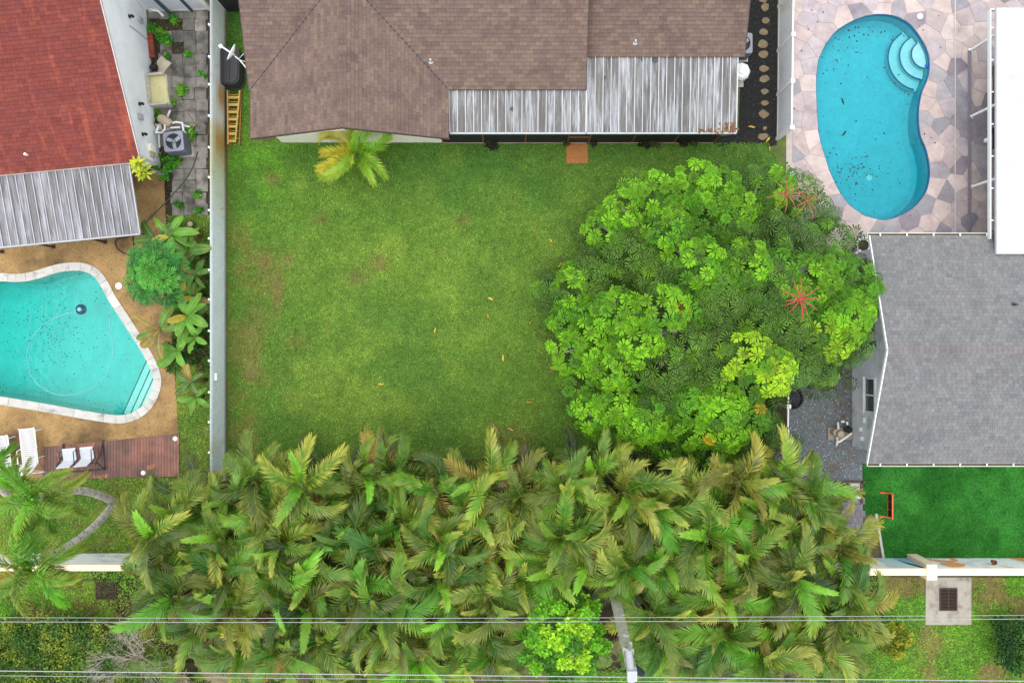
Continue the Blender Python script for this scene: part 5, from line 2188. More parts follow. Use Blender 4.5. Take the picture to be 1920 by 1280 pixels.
for x0, x1, y, lab in ((1672, 2060, 1081, 'thin black cable at the foot of the painted wall'), (75, 250, 1086.5, 'thin black cable in the grass below the low white wall')):
    b = MB()
    b.tube([W(x0 + (x1 - x0) * k / 8, y + rng.uniform(-.3, .3), .12) for k in range(9)], .018, 5)
    tag(b.build('cable', BLACK), lab, 'cable')
t = thing('flower_pot', 'round pot lying tilted on the grass among the banana plants', 'pot', W(357, 420))
b = MB()
p = W(356, 420, .15)
M = Matrix.Translation(p) @ Matrix.Rotation(.35, 4, 'Y')
q = MB()
q.lathe((0, 0, -.14), [(.10, 0), (.15, .28), (.13, .28), (.09, .04)], 16)
b.add([M @ Vector(v) for v in q.v], q.f)
b.build('pot', BLACK, t)
b = MB()
q = MB()
q.lathe((0, 0, .06), [(.125, 0), (.06, .015)], 16)
b.add([M @ Vector(v) for v in q.v], q.f)
b.build('soil', mat('pale_soil', L(214, 184, 150, .8), var=.1), t)
# ------------------------------------------------------------------ plants: leaf shapes
def leaf_mesh(name, V, Fc, P, m):
    me = bpy.data.meshes.new(name)
    me.from_pydata([tuple(v) for v in V], [], Fc)
    a = me.attributes.new('par', 'FLOAT_VECTOR', 'POINT')
    a.data.foreach_set('vector', np.array(P, dtype=np.float32).ravel())
    me.materials.append(m)
    return me


def frond_geo(r, Ln=2.1, e0=55, e1=-45, n=34, ll=.62, lw=.046, a0=68, a1=22, vee=30, droop=.28, yaw=0, pet=.12, plume=False):
    V, Fc, P = [], [], []
    m = 16
    pts, tan = [], []
    p = Vector((0, 0, 0))
    for i in range(m + 1):
        t = i / m
        e = math.radians(e0 + (e1 - e0) * t ** 1.15)
        y = math.radians(yaw * t * t)
        tv = Vector((math.cos(e) * math.cos(y), math.cos(e) * math.sin(y), math.sin(e)))
        pts.append(p.copy())
        tan.append(tv)
        p = p + tv * (Ln / m)

    def at(s):
        f = s * m
        i = min(m - 1, int(f))
        return pts[i].lerp(pts[i + 1], f - i), tan[i].lerp(tan[i + 1], f - i).normalized()
    for i in range(m + 1):                       # the midrib
        t = tan[i]
        sd = t.cross(Vector((0, 0, 1)))
        sd = sd.normalized() if sd.length > .05 else Vector((0, 1, 0))
        up = sd.cross(t)
        w = .020 * (1 - .85 * i / m)
        V += [pts[i] + sd * w, pts[i] + up * w * 1.2, pts[i] - sd * w]
        P += [(0, i / m, 2)] * 3
        if i:
            a = (i - 1) * 3
            Fc += [(a, a + 1, a + 4, a + 3), (a + 1, a + 2, a + 5, a + 4)]
    for k in range(n):
        s = pet + (1 - pet) * (k + .5) / n
        c, t = at(s)
        sd = t.cross(Vector((0, 0, 1)))
        sd = sd.normalized() if sd.length > .05 else Vector((0, 1, 0))
        up = sd.cross(t)
        prof = (math.sin(PI * min(1, (.22 + .78 * (s - pet) / (1 - pet)))) ** .6) * .55 + .45
        ang = math.radians(a0 + (a1 - a0) * ((s - pet) / (1 - pet)) ** 1.2)
        for g in (-1, 1):
            ve = math.radians(vee * (1 - .45 * s) + r.uniform(-7, 7) + (r.choice((-35, 0, 35)) if plume else 0))
            a = ang + math.radians(r.uniform(-4, 4))
            dv = (t * math.cos(a) + (sd * g * math.cos(ve) + up * math.sin(ve)) * math.sin(a)).normalized()
            l_ = ll * prof * r.uniform(.9, 1.08)
            wv = (t - dv * t.dot(dv))
            wv = wv.normalized() * lw * .5 * (.75 + .5 * prof)
            mid = c + dv * l_ * .5 - Vector((0, 0, droop * l_ * .10))
            tip = c + dv * l_ * .96 - Vector((0, 0, droop * l_ * (.7 + r.uniform(-.15, .3))))
            q = len(V)
            V += [c - wv * .5, c + wv * .5, mid + wv, mid - wv, tip]
            rd = r.random()
            P += [(0, s, rd), (0, s, rd), (.55, s, rd), (.55, s, rd), (1, s, rd)]
            Fc += [(q, q + 1, q + 2, q + 3), (q + 3, q + 2, q + 4)]
    return V, Fc, P


fr = random.Random(5)
YOUNG = [leaf_mesh('frond', *frond_geo(fr, 1.65, 80, 22, 26, .46, .050, 42, 16, 30, .12, fr.uniform(-25, 25)), FROND) for _ in range(3)]
MATURE = [leaf_mesh('frond', *frond_geo(fr, fr.uniform(2.05, 2.3), 58, e1, 29, .64, .046, 54, 17, 44, .16, yw), FROND) for e1, yw in ((-30, 25), (-45, -30), (-55, 60), (-25, -65), (-60, 5), (-40, 90), (-15, -15), (-50, -90))]
OLD = [leaf_mesh('frond', *frond_geo(fr, 2.1, 26, -62, 28, .60, .042, 70, 26, 18, .45, yw), FROND) for yw in (10, -30, 40)]
PLUME = [leaf_mesh('frond', *frond_geo(fr, 1.9, e0, e1, 64, .46, .034, 58, 20, 26, .5, yw, .10, True), FROND) for e0, e1, yw in ((60, -40, 10), (45, -55, -25), (70, -20, 30), (30, -60, 0))]

TONES = {
    'deep green': (L(50, 98, 34), .5), 'green': (L(72, 134, 36), .7), 'yellow tipped': (L(84, 142, 38), 1.1), 'lime': (L(92, 164, 40), .7),
    'olive': (L(92, 132, 52), .8), 'browning': (L(118, 128, 48), 1.2)}


def palm(px, py, z, tone, nf, label, cat='palm', group=None, size=1.0, plume=False, base=None, stems=3, name='feathery_palm', skip_old=False, tilt=.55):
    hub = W(px, py, z)
    gx, gy = (base.x, base.y) if base is not None else (hub.x, hub.y)
    t = thing(name, label, cat, (gx, gy, 0), 0, group)
    if base is None:
        b = MB()
        for k in range(stems):
            a = k * 2.4 + rng.random()
            o = Vector((math.cos(a), math.sin(a), 0)) * (.22 if k else 0)
            b.tube([Vector((gx, gy, 0)) + o * 1.2, Vector((gx, gy, z * .5)) + o, hub + Vector((0, 0, .12)) + o * (.4 if k else 0)], [.07, .055, .05], 6, None)
        b.build('stem', CANE, t)
    col, ye = TONES[tone]
    ph = rng.uniform(0, 2 * PI)
    vivid = rng.random() < .4
    for k in range(nf):
        f = k / max(1, nf - 1)
        if plume:
            me = PLUME[2] if f < .2 else rng.choice(PLUME[:2]) if f < .75 else PLUME[3]
        elif f < .16:
            me = rng.choice(YOUNG)
        elif f < .80 or skip_old:
            me = rng.choice(MATURE)
        else:
            me = rng.choice(OLD)
        h = rng.random()
        c, y_ = col, ye
        if not plume and rng.random() < .4:
            c, y_ = TONES[rng.choice(('green', 'green', 'yellow tipped', 'deep green', 'olive'))]
        if k == 0 and not plume and vivid:
            c, y_ = L(112, 172, 44), .3
        elif f > .85 and h < .26:
            c, y_ = (L(160, 132, 62), 1.0) if h < .22 else (L(186, 108, 48), .5)
        k_ = rng.choice((.45, .6, .75, .95, 1.2)) * rng.uniform(.9, 1.1)
        mx = rng.uniform(-.012, .03)
        o = bpy.data.objects.new('frond', me)
        scene.collection.objects.link(o)
        o.parent = t
        sc = size * rng.uniform(.82, 1.08)
        o.matrix_basis = Matrix.Translation(hub - Vector((gx, gy, 0)) + Vector((0, 0, rng.uniform(-.15, .1) - .25 * f))) @ Matrix.Rotation(ph + k * 2.399963 + rng.uniform(-.3, .3), 4, 'Z') \
            @ Matrix.Rotation(rng.uniform(-tilt, tilt), 4, 'X') @ Matrix.Rotation(rng.uniform(-.22, .22), 4, 'Y') @ Matrix.Scale(sc, 4)
        o.color = (max(.005, c[0] * k_ + mx), c[1] * k_, max(.004, c[2] * k_), y_ * rng.choice((.2, .4, .65, 1.0)))
    return t


CANE = mat('palm_cane', L(118, 122, 70, .7), rough=.7, var=.2, sc=6)
# ------------------------------------------------------------------ the palm hedge
hedge_px = [(292, 985), (330, 935), (452, 905), (540, 895), (620, 890), (700, 888), (800, 882), (900, 892), (1010, 888), (1110, 868), (1180, 893), (1300, 893), (1440, 880), (1500, 905), (1535, 950), (1560, 990),
            (1600, 1060), (1608, 1130), (1560, 1225), (1420, 1240), (1250, 1215), (1140, 1170), (960, 1180), (920, 1235), (700, 1240), (520, 1240), (380, 1205), (300, 1130), (272, 1050)]
hub = []
tries = 0
pr = random.Random(3)
while tries < 14000 and len(hub) < 130:
    tries += 1
    p = (pr.uniform(260, 1620), pr.uniform(860, 1250))
    if not inside(p, hedge_px) or math.hypot(p[0] - 1052, p[1] - 1188) < 128:
        continue
    # keep the pole visible: it comes out of the canopy at about (1150, 1115)
    if abs(p[0] - (1150 + (p[1] - 1115) * .245)) < 42 and p[1] > 1100:
        continue
    if min((math.hypot(p[0] - q[0], p[1] - q[1]) for q in hub), default=999) > 55:
        hub.append(p)
rows = [('lawn-side', 0, 928), ('second', 928, 1006), ('third', 1006, 1084), ('fourth', 1084, 1162), ('street-side', 1162, 2000)]
ords_long = ords + ['thirty-' + w for w in ords[:9]]
for nm, ya_, yc_ in rows:
    row = sorted([q for q in hub if ya_ <= q[1] < yc_])
    for i, (x, y) in enumerate(row):
        zz = 3.3 + 1.1 * pr.random() + (.5 if 900 < y < 1150 else 0) + (.4 if 1000 < x < 1500 else 0)
        bright = ss(np.array([x]), 950, 1150)[0]
        tone = pr.choices(list(TONES), weights=(1.4 - bright, 2.6, 2.2 + 2 * bright, 1.0 + .6 * bright, 2.0 - 1.3 * bright, .7))[0]
        palm(x, y, zz, tone, pr.choice((10, 11, 11)), '%s feathery palm, %s from the left in the %s row of the palm hedge' % (tone, ords_long[i], nm),
             group='palms in the dense hedge', size=pr.uniform(.84, 1.06))
print('palms', len(hub))
# low fronds filling the hedge underneath, some of them dead
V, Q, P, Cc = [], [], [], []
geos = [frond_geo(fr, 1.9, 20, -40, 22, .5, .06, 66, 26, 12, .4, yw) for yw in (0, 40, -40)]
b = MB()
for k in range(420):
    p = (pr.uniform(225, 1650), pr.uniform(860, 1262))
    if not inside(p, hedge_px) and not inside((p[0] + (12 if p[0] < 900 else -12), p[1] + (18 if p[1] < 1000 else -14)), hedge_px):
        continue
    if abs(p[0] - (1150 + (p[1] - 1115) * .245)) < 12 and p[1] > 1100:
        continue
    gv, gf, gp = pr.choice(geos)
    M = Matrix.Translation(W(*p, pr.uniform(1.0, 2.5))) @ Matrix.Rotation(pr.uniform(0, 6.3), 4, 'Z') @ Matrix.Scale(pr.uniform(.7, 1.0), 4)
    c = pr.choice((L(44, 82, 34, .7), L(36, 70, 32, .7), L(58, 92, 38, .7), L(96, 86, 66, .7), L(52, 86, 36, .7)))  # greens kept dark to paint shade into the gaps of the hedge
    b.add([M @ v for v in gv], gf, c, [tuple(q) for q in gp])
for k in range(170):
    x = pr.choice((pr.uniform(310, 970), pr.uniform(310, 970), pr.uniform(1110, 1600)))
    y = pr.uniform(1212, 1284 if x < 1000 else 1262)
    if abs(x - (1150 + (y - 1115) * .245)) < 14:
        continue
    gv, gf, gp = pr.choice(geos)
    M = Matrix.Translation(W(x, y, pr.uniform(.6, 1.6))) @ Matrix.Rotation(pr.uniform(0, 6.3), 4, 'Z') @ Matrix.Rotation(pr.uniform(-.4, .4), 4, 'X') @ Matrix.Scale(pr.uniform(.6, .95), 4)
    b.add([M @ v for v in gv], gf, pr.choice((L(88, 120, 50, .9), L(70, 108, 42, .9), L(122, 128, 66, .9), L(150, 136, 104, .8), L(104, 138, 48, .9))), [tuple(q) for q in gp])
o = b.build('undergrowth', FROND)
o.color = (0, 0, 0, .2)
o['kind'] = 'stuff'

# the palm by the brown house, and the two tall leaning palms at the lower left
palm(668, 290, 1.5, 'lime', 13, 'small yellowing palm growing against the cream wall of the brown house', size=.86, stems=1, name='small_palm', skip_old=True, tilt=.15)
for ob in list(bpy.data.objects):
    if ob.name.startswith('small_palm'):
        for i, ch in enumerate(ob.children):
            if ch.name.startswith('frond'):
                c = L(*((130, 176, 44), (110, 172, 40), (186, 174, 44), (116, 168, 40), (160, 178, 50))[i % 5], 1.05)
                ch.color = (*c, .55)
RING = mat('ringed_bark', L(200, 194, 182, .9), rough=.85, var=.2, sc=3, col2=L(92, 84, 74, .8), sc2=2, lo=.56, hi=.66, st2=(4, 4, 4), bump=.3, bsc=30)


def tall_palm(px, py, z, base, bend, label, size, nf, tone='lime'):
    hubp = W(px, py, z)
    bp = W(*base)
    t = palm(px, py, z, tone, nf, label, size=size, plume=True, base=bp, name='tall_palm')
    b = MB()
    pts = []
    for k in range(13):
        f = k / 12
        q = bp.lerp(hubp, f)
        q = q + Vector(bend) * math.sin(PI * f)
        pts.append(q)
    b.tube(pts, [.17 - .07 * k / 12 for k in range(13)], 10)
    tr = b.build('trunk', RING, t, smooth=True)
    for k in range(1, 12):
        b = MB()
        b.tube([pts[k] - (pts[k] - pts[k - 1]).normalized() * .02, pts[k] + (pts[k] - pts[k - 1]).normalized() * .02], .175 - .07 * k / 12, 10)
        b.build('leaf_scar', BARK, tr)
    b = MB()
    b.tube([hubp - Vector((0, 0, .35)), hubp + Vector((0, 0, .35))], [.11, .05], 8)
    b.build('crownshaft', mat('crownshaft', L(96, 160, 60, .8), rough=.5) if 'crownshaft' not in bpy.data.materials else bpy.data.materials['crownshaft'], t)
    b = MB()
    for k in range(26):
        a = rng.uniform(-.6, 1.2)
        e = rng.uniform(-.6, .3)
        q = hubp - Vector((0, 0, .3))
        b.tube([q, q + Vector((math.cos(a) * .5, math.sin(a) * .5, e * .3)), q + Vector((math.cos(a) * .8, math.sin(a) * .8, e * .6 - .25))], .012, 4)
    b.build('flower_stalk', mat('pale_flower', L(186, 192, 110, .8)) if 'pale_flower' not in bpy.data.materials else bpy.data.materials['pale_flower'], t)


tall_palm(72, 932, 5.6, (216, 941), (0, .35, 0), 'tall palm with a curved grey trunk, upper of two sharing a root', 1.0, 13)
tall_palm(62, 1058, 5.2, (213, 945), (.3, -.1, 0), 'tall palm with a straight leaning grey trunk, crown over the low garden wall', 1.02, 13)
tall_palm(-40, 880, 5.4, (40, 950), (0, 0, 0), 'palm mostly cut off by the left picture edge below the loungers', .95, 11)

# ------------------------------------------------------------------ the umbrella tree
def umb_leaf(r, n, Ln, w, droop, fold, slack=1.0):
    V, Fc, P = [], [], []
    for k in range(n):
        a = 2 * PI * k / n + r.uniform(-.09, .09)
        l_ = Ln * r.uniform(.85, 1.1)
        dv = Vector((math.cos(a), math.sin(a), 0))
        sd = Vector((-dv.y, dv.x, 0))
        st = ((.07, .06), (.38, .22), (.64, .85), (.86, 1.0), (1.0, .5))
        q = len(V)
        rd = r.random()
        dr = droop * r.uniform(.7, 1.3)
        for f, ww in st:
            c = dv * l_ * f + Vector((0, 0, -dr * l_ * f * f + .04 * math.sin(PI * f)))
            hw = w * .5 * ww
            V += [c + sd * hw - Vector((0, 0, fold * hw)), c, c - sd * hw - Vector((0, 0, fold * hw))]
            P += [(f * .4, 0, rd * .4), (0, 0, 2), (f * .4, 0, rd * .4)]
        for i in range(len(st) - 1):
            b0_ = q + i * 3
            Fc += [(b0_, b0_ + 1, b0_ + 4, b0_ + 3), (b0_ + 1, b0_ + 2, b0_ + 5, b0_ + 4)]
    q = len(V)
    for k in range(6):
        V.append(Vector((.022 * math.cos(k * PI / 3), .022 * math.sin(k * PI / 3), .012)))
        P.append((0, 0, 2))
    Fc.append(tuple(range(q, q + 6)))
    return V, Fc, P


ur = random.Random(9)
UMB = leaf_mat('umbrella_leaf', tip=(.42, .30, .04), pale=(.12, .13, .035), trans=.25, rough=.5, amp=0., spec=.18)
UMBD = leaf_mat('umbrella_leaf_old', tip=(.42, .30, .04), pale=(.28, .38, .09), thr=1.55, trans=.2, rough=.42, amp=0., spec=.22)
geo_b = [umb_leaf(ur, n, .335, .098, .14, .12) for n in (11, 12, 12, 13)]
geo_d = [umb_leaf(ur, n, .37, .070, .32, .85) for n in (12, 14, 15, 16)]
UB = [leaf_mesh('leaf', *g, UMB) for g in geo_b]
UD = [leaf_mesh('leaf', *g, UMBD) for g in geo_d]
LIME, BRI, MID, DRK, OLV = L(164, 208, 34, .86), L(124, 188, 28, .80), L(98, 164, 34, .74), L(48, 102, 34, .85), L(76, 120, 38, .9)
clusters = [(1225, 352, BRI), (1303, 338, BRI), (1165, 388, BRI), (1382, 385, BRI), (1312, 490, BRI), (1400, 492, BRI), (1468, 500, MID), (1528, 520, BRI), (1612, 525, MID), (1072, 538, BRI),
            (1150, 585, BRI), (1238, 578, BRI), (1296, 572, MID), (1105, 640, BRI), (1138, 690, BRI), (1085, 715, MID), (1398, 672, LIME), (1452, 700, LIME), (1565, 628, LIME), (1145, 758, BRI),
            (1212, 792, BRI), (1292, 806, BRI), (1185, 730, MID), (1258, 835, MID), (1352, 772, BRI), (1060, 598, MID), (1395, 735, MID), (1455, 340, BRI), (1250, 420, BRI), (1340, 405, MID),
            (1130, 425, BRI), (1600, 590, BRI), (1500, 560, MID), (1300, 770, MID), (1105, 780, BRI),
            (1178, 470, OLV), (1222, 515, OLV), (1118, 480, DRK), (1350, 560, OLV), (1285, 645, OLV), (1345, 640, OLV), (1240, 690, OLV), (1328, 705, OLV), (1500, 452, DRK), (1530, 400, DRK),
            (1448, 432, DRK), (1556, 445, DRK), (1478, 612, OLV), (1420, 560, DRK), (1540, 688, DRK), (1495, 682, OLV), (1600, 645, DRK), (1402, 790, MID), (1430, 822, DRK), (1375, 842, DRK),
            (1225, 848, DRK), (1032, 545, DRK), (1500, 355, DRK), (1270, 470, DRK), (1440, 620, DRK), (1060, 660, BRI), (1560, 560, MID), (1190, 640, BRI), (1330, 850, MID), (1630, 555, MID), (1190, 350, OLV), (1265, 380, MID), (1345, 350, BRI), (1420, 345, DRK), (1270, 520, DRK), (1110, 590, MID), (1180, 620, MID), (1160, 660, OLV), (1235, 760, DRK), (1300, 740, OLV), (1185, 800, BRI), (1130, 810, MID), (1360, 810, BRI), (1440, 530, DRK), (1560, 500, MID), (1590, 610, BRI), (1100, 520, OLV), (1340, 520, MID), (1380, 440, OLV), (1525, 640, DRK), (1420, 600, OLV)]
tc = (1335, 590)
tree = thing('umbrella_tree', 'huge umbrella tree with bright rosette leaves and red flower spikes beside the lawn', 'tree', (*W(*tc)[:2], 0))
leaves = []
for x, y, c in clusters:
    dd = math.hypot((x - tc[0]) / 330, (y - tc[1]) / 290)
    x, y = x + (1335 - x) * .035, y + (600 - y) * .045
    zc = 2.9 + 2.6 * max(0, 1 - dd * dd) + ur.uniform(-.4, .4) + (.35 if c in (LIME, BRI) else -.3)
    cen = W(x, y, zc)
    R_ = ur.uniform(.76, .90)
    n = ur.choice((18, 20, 22))
    for k in range(n):
        th = math.acos(1 - .93 * (k + .5) / n)
        ph = k * 2.399963 + ur.uniform(-.25, .25)
        rad = Vector((math.sin(th) * math.cos(ph), math.sin(th) * math.sin(ph), math.cos(th)))
        pos = cen + Vector((rad.x * R_, rad.y * R_, rad.z * R_ * .95)) + Vector((ur.uniform(-.06, .06), ur.uniform(-.06, .06), ur.uniform(-.1, .1)))
        nr = (Vector((0, 0, 1)) * .9 + rad * .75 + Vector((ur.uniform(-.2, .2), ur.uniform(-.2, .2), 0))).normalized()
        M = Matrix.Translation(pos) @ nr.to_track_quat('Z', 'Y').to_matrix().to_4x4() @ Matrix.Rotation(ur.uniform(0, 6.3), 4, 'Z') @ Matrix.Scale(ur.uniform(.64, .90), 4)
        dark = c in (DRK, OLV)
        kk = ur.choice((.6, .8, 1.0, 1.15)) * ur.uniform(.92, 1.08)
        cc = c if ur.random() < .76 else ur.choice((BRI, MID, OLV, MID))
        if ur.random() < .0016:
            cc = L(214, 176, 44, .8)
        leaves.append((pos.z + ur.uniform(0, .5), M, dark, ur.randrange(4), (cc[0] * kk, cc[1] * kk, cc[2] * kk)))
leaves.sort(key=lambda q: -q[0])
inv = WM[tree].inverted()
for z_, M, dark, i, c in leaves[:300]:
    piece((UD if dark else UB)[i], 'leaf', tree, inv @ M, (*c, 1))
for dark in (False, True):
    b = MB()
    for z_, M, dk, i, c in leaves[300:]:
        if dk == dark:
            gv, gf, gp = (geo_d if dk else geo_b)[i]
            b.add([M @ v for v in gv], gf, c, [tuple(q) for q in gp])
    if not dark:                                  # the inner leaves that fill the crown
        pass
    else:
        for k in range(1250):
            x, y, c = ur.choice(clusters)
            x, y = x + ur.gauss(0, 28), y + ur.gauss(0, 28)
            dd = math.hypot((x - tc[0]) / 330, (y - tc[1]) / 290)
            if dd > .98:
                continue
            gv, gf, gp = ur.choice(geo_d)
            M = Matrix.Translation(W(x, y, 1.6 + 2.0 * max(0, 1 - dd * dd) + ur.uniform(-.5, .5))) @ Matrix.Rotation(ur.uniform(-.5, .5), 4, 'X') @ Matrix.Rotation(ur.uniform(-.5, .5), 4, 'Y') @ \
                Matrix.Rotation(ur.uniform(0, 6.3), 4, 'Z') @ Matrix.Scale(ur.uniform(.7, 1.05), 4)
            kk = ur.uniform(.3, .7)  # inner leaves dimmed: shade painted into the gaps between the leaf mounds
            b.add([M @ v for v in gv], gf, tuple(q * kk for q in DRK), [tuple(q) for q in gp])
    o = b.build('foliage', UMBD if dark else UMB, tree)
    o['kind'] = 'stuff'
# trunk and limbs
tb = W(1335, 600)
b = MB()
b.tube([tb + Vector((0, 0, -.1)), tb + Vector((.1, .1, 1.0)), tb + Vector((-.1, .2, 2.2))], [.34, .26, .2], 10)
b.build('trunk', BARK, tree, smooth=True)
for x, y, c in clusters[::2]:
    dd = math.hypot((x - tc[0]) / 330, (y - tc[1]) / 290)
    e = W(x, y, 2.3 + 1.9 * max(0, 1 - dd * dd))
    s0 = tb + Vector((0, .1, ur.uniform(1.0, 2.1)))
    b = MB()
    b.tube([s0, s0.lerp(e, .5) + Vector((0, 0, .25)), e], [.12, .085, .045], 7)
    b.build('limb', BARK, tree, smooth=True)
REDF = mat('red_spike', L(196, 84, 80, .7), rough=.6, var=.15, sc=12)
ORF = mat('orange_spike', L(168, 112, 72, .7), rough=.6, var=.2, sc=12)
for x, y, z, m_, nn_, ln in ((1474, 365, 5.8, ORF, 11, .66), (1512, 377, 5.6, ORF, 9, .62), (1499, 561, 6.4, REDF, 12, .70)):
    b = MB()
    c = W(x, y, z)
    for k in range(nn_):
        a = k * 2 * PI / nn_ + ur.uniform(-.2, .2)
        l_ = ln * ur.uniform(.7, 1.1)
        d_ = Vector((math.cos(a), math.sin(a), 0))
        b.tube([c, c + d_ * l_ * .35 + Vector((0, 0, .14)), c + d_ * l_ * .7 + Vector((0, 0, .14)), c + d_ * l_ + Vector((0, 0, .02))], [.018, .021, .019, .010], 6)
    b.lathe(c - Vector((0, 0, .06)), [(.04, 0), (.07, .06), (.03, .14)], 8)
    b.build('flower_spike', m_, tree)

# ------------------------------------------------------------------ banana plants, papaya and the potted dracaena
def paddle(r, Ln, w, e0, e1, torn=0):
    V, Fc, P = [], [], []
    m = 10
    p = Vector((0, 0, 0))
    c0 = []
    for i in range(m + 1):
        t = i / m
        e = math.radians(e0 + (e1 - e0) * t)
        c0.append((p.copy(), Vector((math.cos(e), 0, math.sin(e)))))
        p += c0[-1][1] * Ln / m
    for i in range(m + 1):
        t = i / m
        c, tv = c0[i]
        up = Vector((-tv.z, 0, tv.x))
        f = 0.04 if t < .14 else w * .5 * (max(0, math.sin(PI * min(1, (t - .10) / .92))) ** .55)
        f = max(f, .012)
        wob = r.uniform(-.02, .02)
        for j, g in enumerate((-1, -.5, 0, .5, 1)):
            tear = (1 - r.random() * .45) if (torn and abs(g) == 1 and r.random() < torn) else 1
            V.append(c + Vector((0, 1, 0)) * g * f * tear + up * (abs(g) * f * .38 - (g * g) * f * .22 + (wob if abs(g) == 1 else 0)))
            P.append((abs(g) * .8, t, .5) if g else (0, t, 2))
    for i in range(m):
        for j in range(4):
            a = i * 5 + j
            Fc.append((a, a + 1, a + 6, a + 5))
    return V, Fc, P


bn = random.Random(21)
BAN = leaf_mat('banana_leaf', tip=(.36, .30, .05), pale=(.30, .42, .12), trans=.25, rough=.35, amp=.9, spec=.3)
PAD = [leaf_mesh('leaf', *paddle(bn, Ln, w, e0, e1, tr), BAN) for Ln, w, e0, e1, tr in ((1.15, .40, 52, -20, 0), (1.25, .38, 40, -35, .25), (.95, .36, 66, 15, 0), (1.1, .42, 30, -40, .2), (1.2, .34, 48, -50, .35))]
STEM = mat('banana_stem', L(120, 124, 66, .75), rough=.7, var=.25, sc=5, col2=L(110, 84, 56, .75), sc2=3)
plants = [
    (322, 440, 1.5, 6, 'broad leaved banana plant at the top of the bed, beside the paver path', 'g'),
    (352, 470, 1.4, 6, 'banana plant with some dried leaves between papaya and metal fence, upper one', 'm'),
    (296, 452, 1.5, 4, 'banana plant with one upright dark leaf, between metal patio roof and papaya', 'd'),
    (366, 515, 1.3, 6, 'banana plant leaning on the metal fence behind the papaya', 'm'),
    (362, 555, 1.2, 6, 'yellowing banana plant right of the papaya crown', 'y'),
    (350, 592, 1.6, 7, 'large bright banana plant below the papaya, beside the metal fence', 'g'),
    (300, 618, 1.4, 6, 'banana plant with brown torn leaves hanging over the tan deck', 'y'),
    (366, 632, 1.1, 5, 'small banana plant with rounded leaves near the metal fence', 'g'),
    (358, 715, 1.5, 7, 'lone banana plant with long leaves low in the bed, reaching over the deck', 'd'),
    (372, 462, 1.0, 4, 'small dark leaved plant tight against the metal fence, by the upper bananas', 'd'),
    (334, 508, 1.2, 5, 'banana plant half hidden behind the right side of the papaya crown', 'd'), (368, 590, 1.0, 5, 'low banana plant squeezed between the large bright one and the metal fence', 'm'),
    (334, 655, .9, 5, 'short banana plant at the deck edge below the torn leaved one', 'g'), (366, 745, .8, 4, 'lowest small banana plant in the bed beside the metal fence', 'g')]
for x, y, z, n, lab, kind in plants:
    hubp = W(x, y, z)
    t = thing('banana_plant', lab, 'banana plant', (hubp.x, hubp.y, 0), 0, 'banana plants along the metal fence')
    b = MB()
    b.tube([(hubp.x, hubp.y, 0), (hubp.x, hubp.y, z * .6), hubp + Vector((0, 0, .05))], [.10, .08, .05], 8)
    b.build('stem', STEM, t, smooth=True)
    ph = bn.uniform(0, 6.3)
    for k in range(n):
        o = bpy.data.objects.new('leaf', bn.choice(PAD) if kind != 'y' else bn.choice((PAD[1], PAD[4], PAD[3])))
        scene.collection.objects.link(o)
        o.parent = t
        o.matrix_basis = Matrix.Translation(Vector((0, 0, z - .1 * k / n))) @ Matrix.Rotation(ph + k * 2.4 + bn.uniform(-.3, .3), 4, 'Z') @ Matrix.Rotation(bn.uniform(-.3, .3), 4, 'X') @ Matrix.Scale(bn.uniform(.78, 1.08) * (.68 if x > 352 else 1), 4)
        c = {'g': L(96, 172, 56), 'm': L(78, 142, 56), 'd': L(54, 116, 50), 'y': L(92, 140, 50)}[kind]
        kk = bn.uniform(.7, .95)
        ye = .35
        if kind == 'y' and bn.random() < .4 or bn.random() < .08:
            c, ye = bn.choice((L(196, 176, 56), L(150, 112, 66), L(120, 92, 66))), .9
        o.color = (c[0] * kk, c[1] * kk, c[2] * kk, ye)


def papaya_leaf(r):
    V, Fc, P = [], [], []
    for k in range(9):
        a = (k - 4) * .64 + r.uniform(-.05, .05)
        l_ = .56 * (1 - abs(k - 4) * .045)
        d_ = Vector((math.cos(a), math.sin(a), 0))
        s_ = Vector((-d_.y, d_.x, 0))
        z = lambda f: Vector((0, 0, .05 * math.sin(PI * f) - .25 * l_ * f * f))
        q = len(V)
        for f in (.02, .35, .68, 1.0):
            V.append(d_ * l_ * f + z(f))
            P.append((0, 0, 2))
        for g in (-1, 1):                           # each lobe is cut into side fingers
            for f0, ang, ln, wd in ((.30, .60, .18, .036), (.50, .62, .26, .048), (.70, .50, .20, .042), (.84, .34, .16, .036)):
                e = d_ * l_ * f0 + z(f0)
                dd_ = d_ * math.cos(ang) + s_ * g * math.sin(ang)
                ww = Vector((-dd_.y, dd_.x, 0)) * wd * .5
                m_ = e + dd_ * ln * .55
                w2 = len(V)
                V += [e - d_ * .05, m_ + ww - Vector((0, 0, .01)), e + dd_ * ln - Vector((0, 0, .05)), m_ - ww - Vector((0, 0, .01))]
                P += [(0, 0, .4), (.5, 0, .4), (.9, 0, .4), (.5, 0, .4)]
                Fc.append((w2, w2 + 1, w2 + 2, w2 + 3))
            w2 = len(V)
            V += [d_ * .02, d_ * l_ * .4 + s_ * g * .045 + z(.4), d_ * l_ * 1.0 + z(1), d_ * l_ * .7 + z(.7)]
            P += [(0, 0, .3)] * 4
            Fc.append((w2, w2 + 1, w2 + 2, w2 + 3))
            Fc.append((w2, w2 + 3, q + 1, q))
    return V, Fc, P


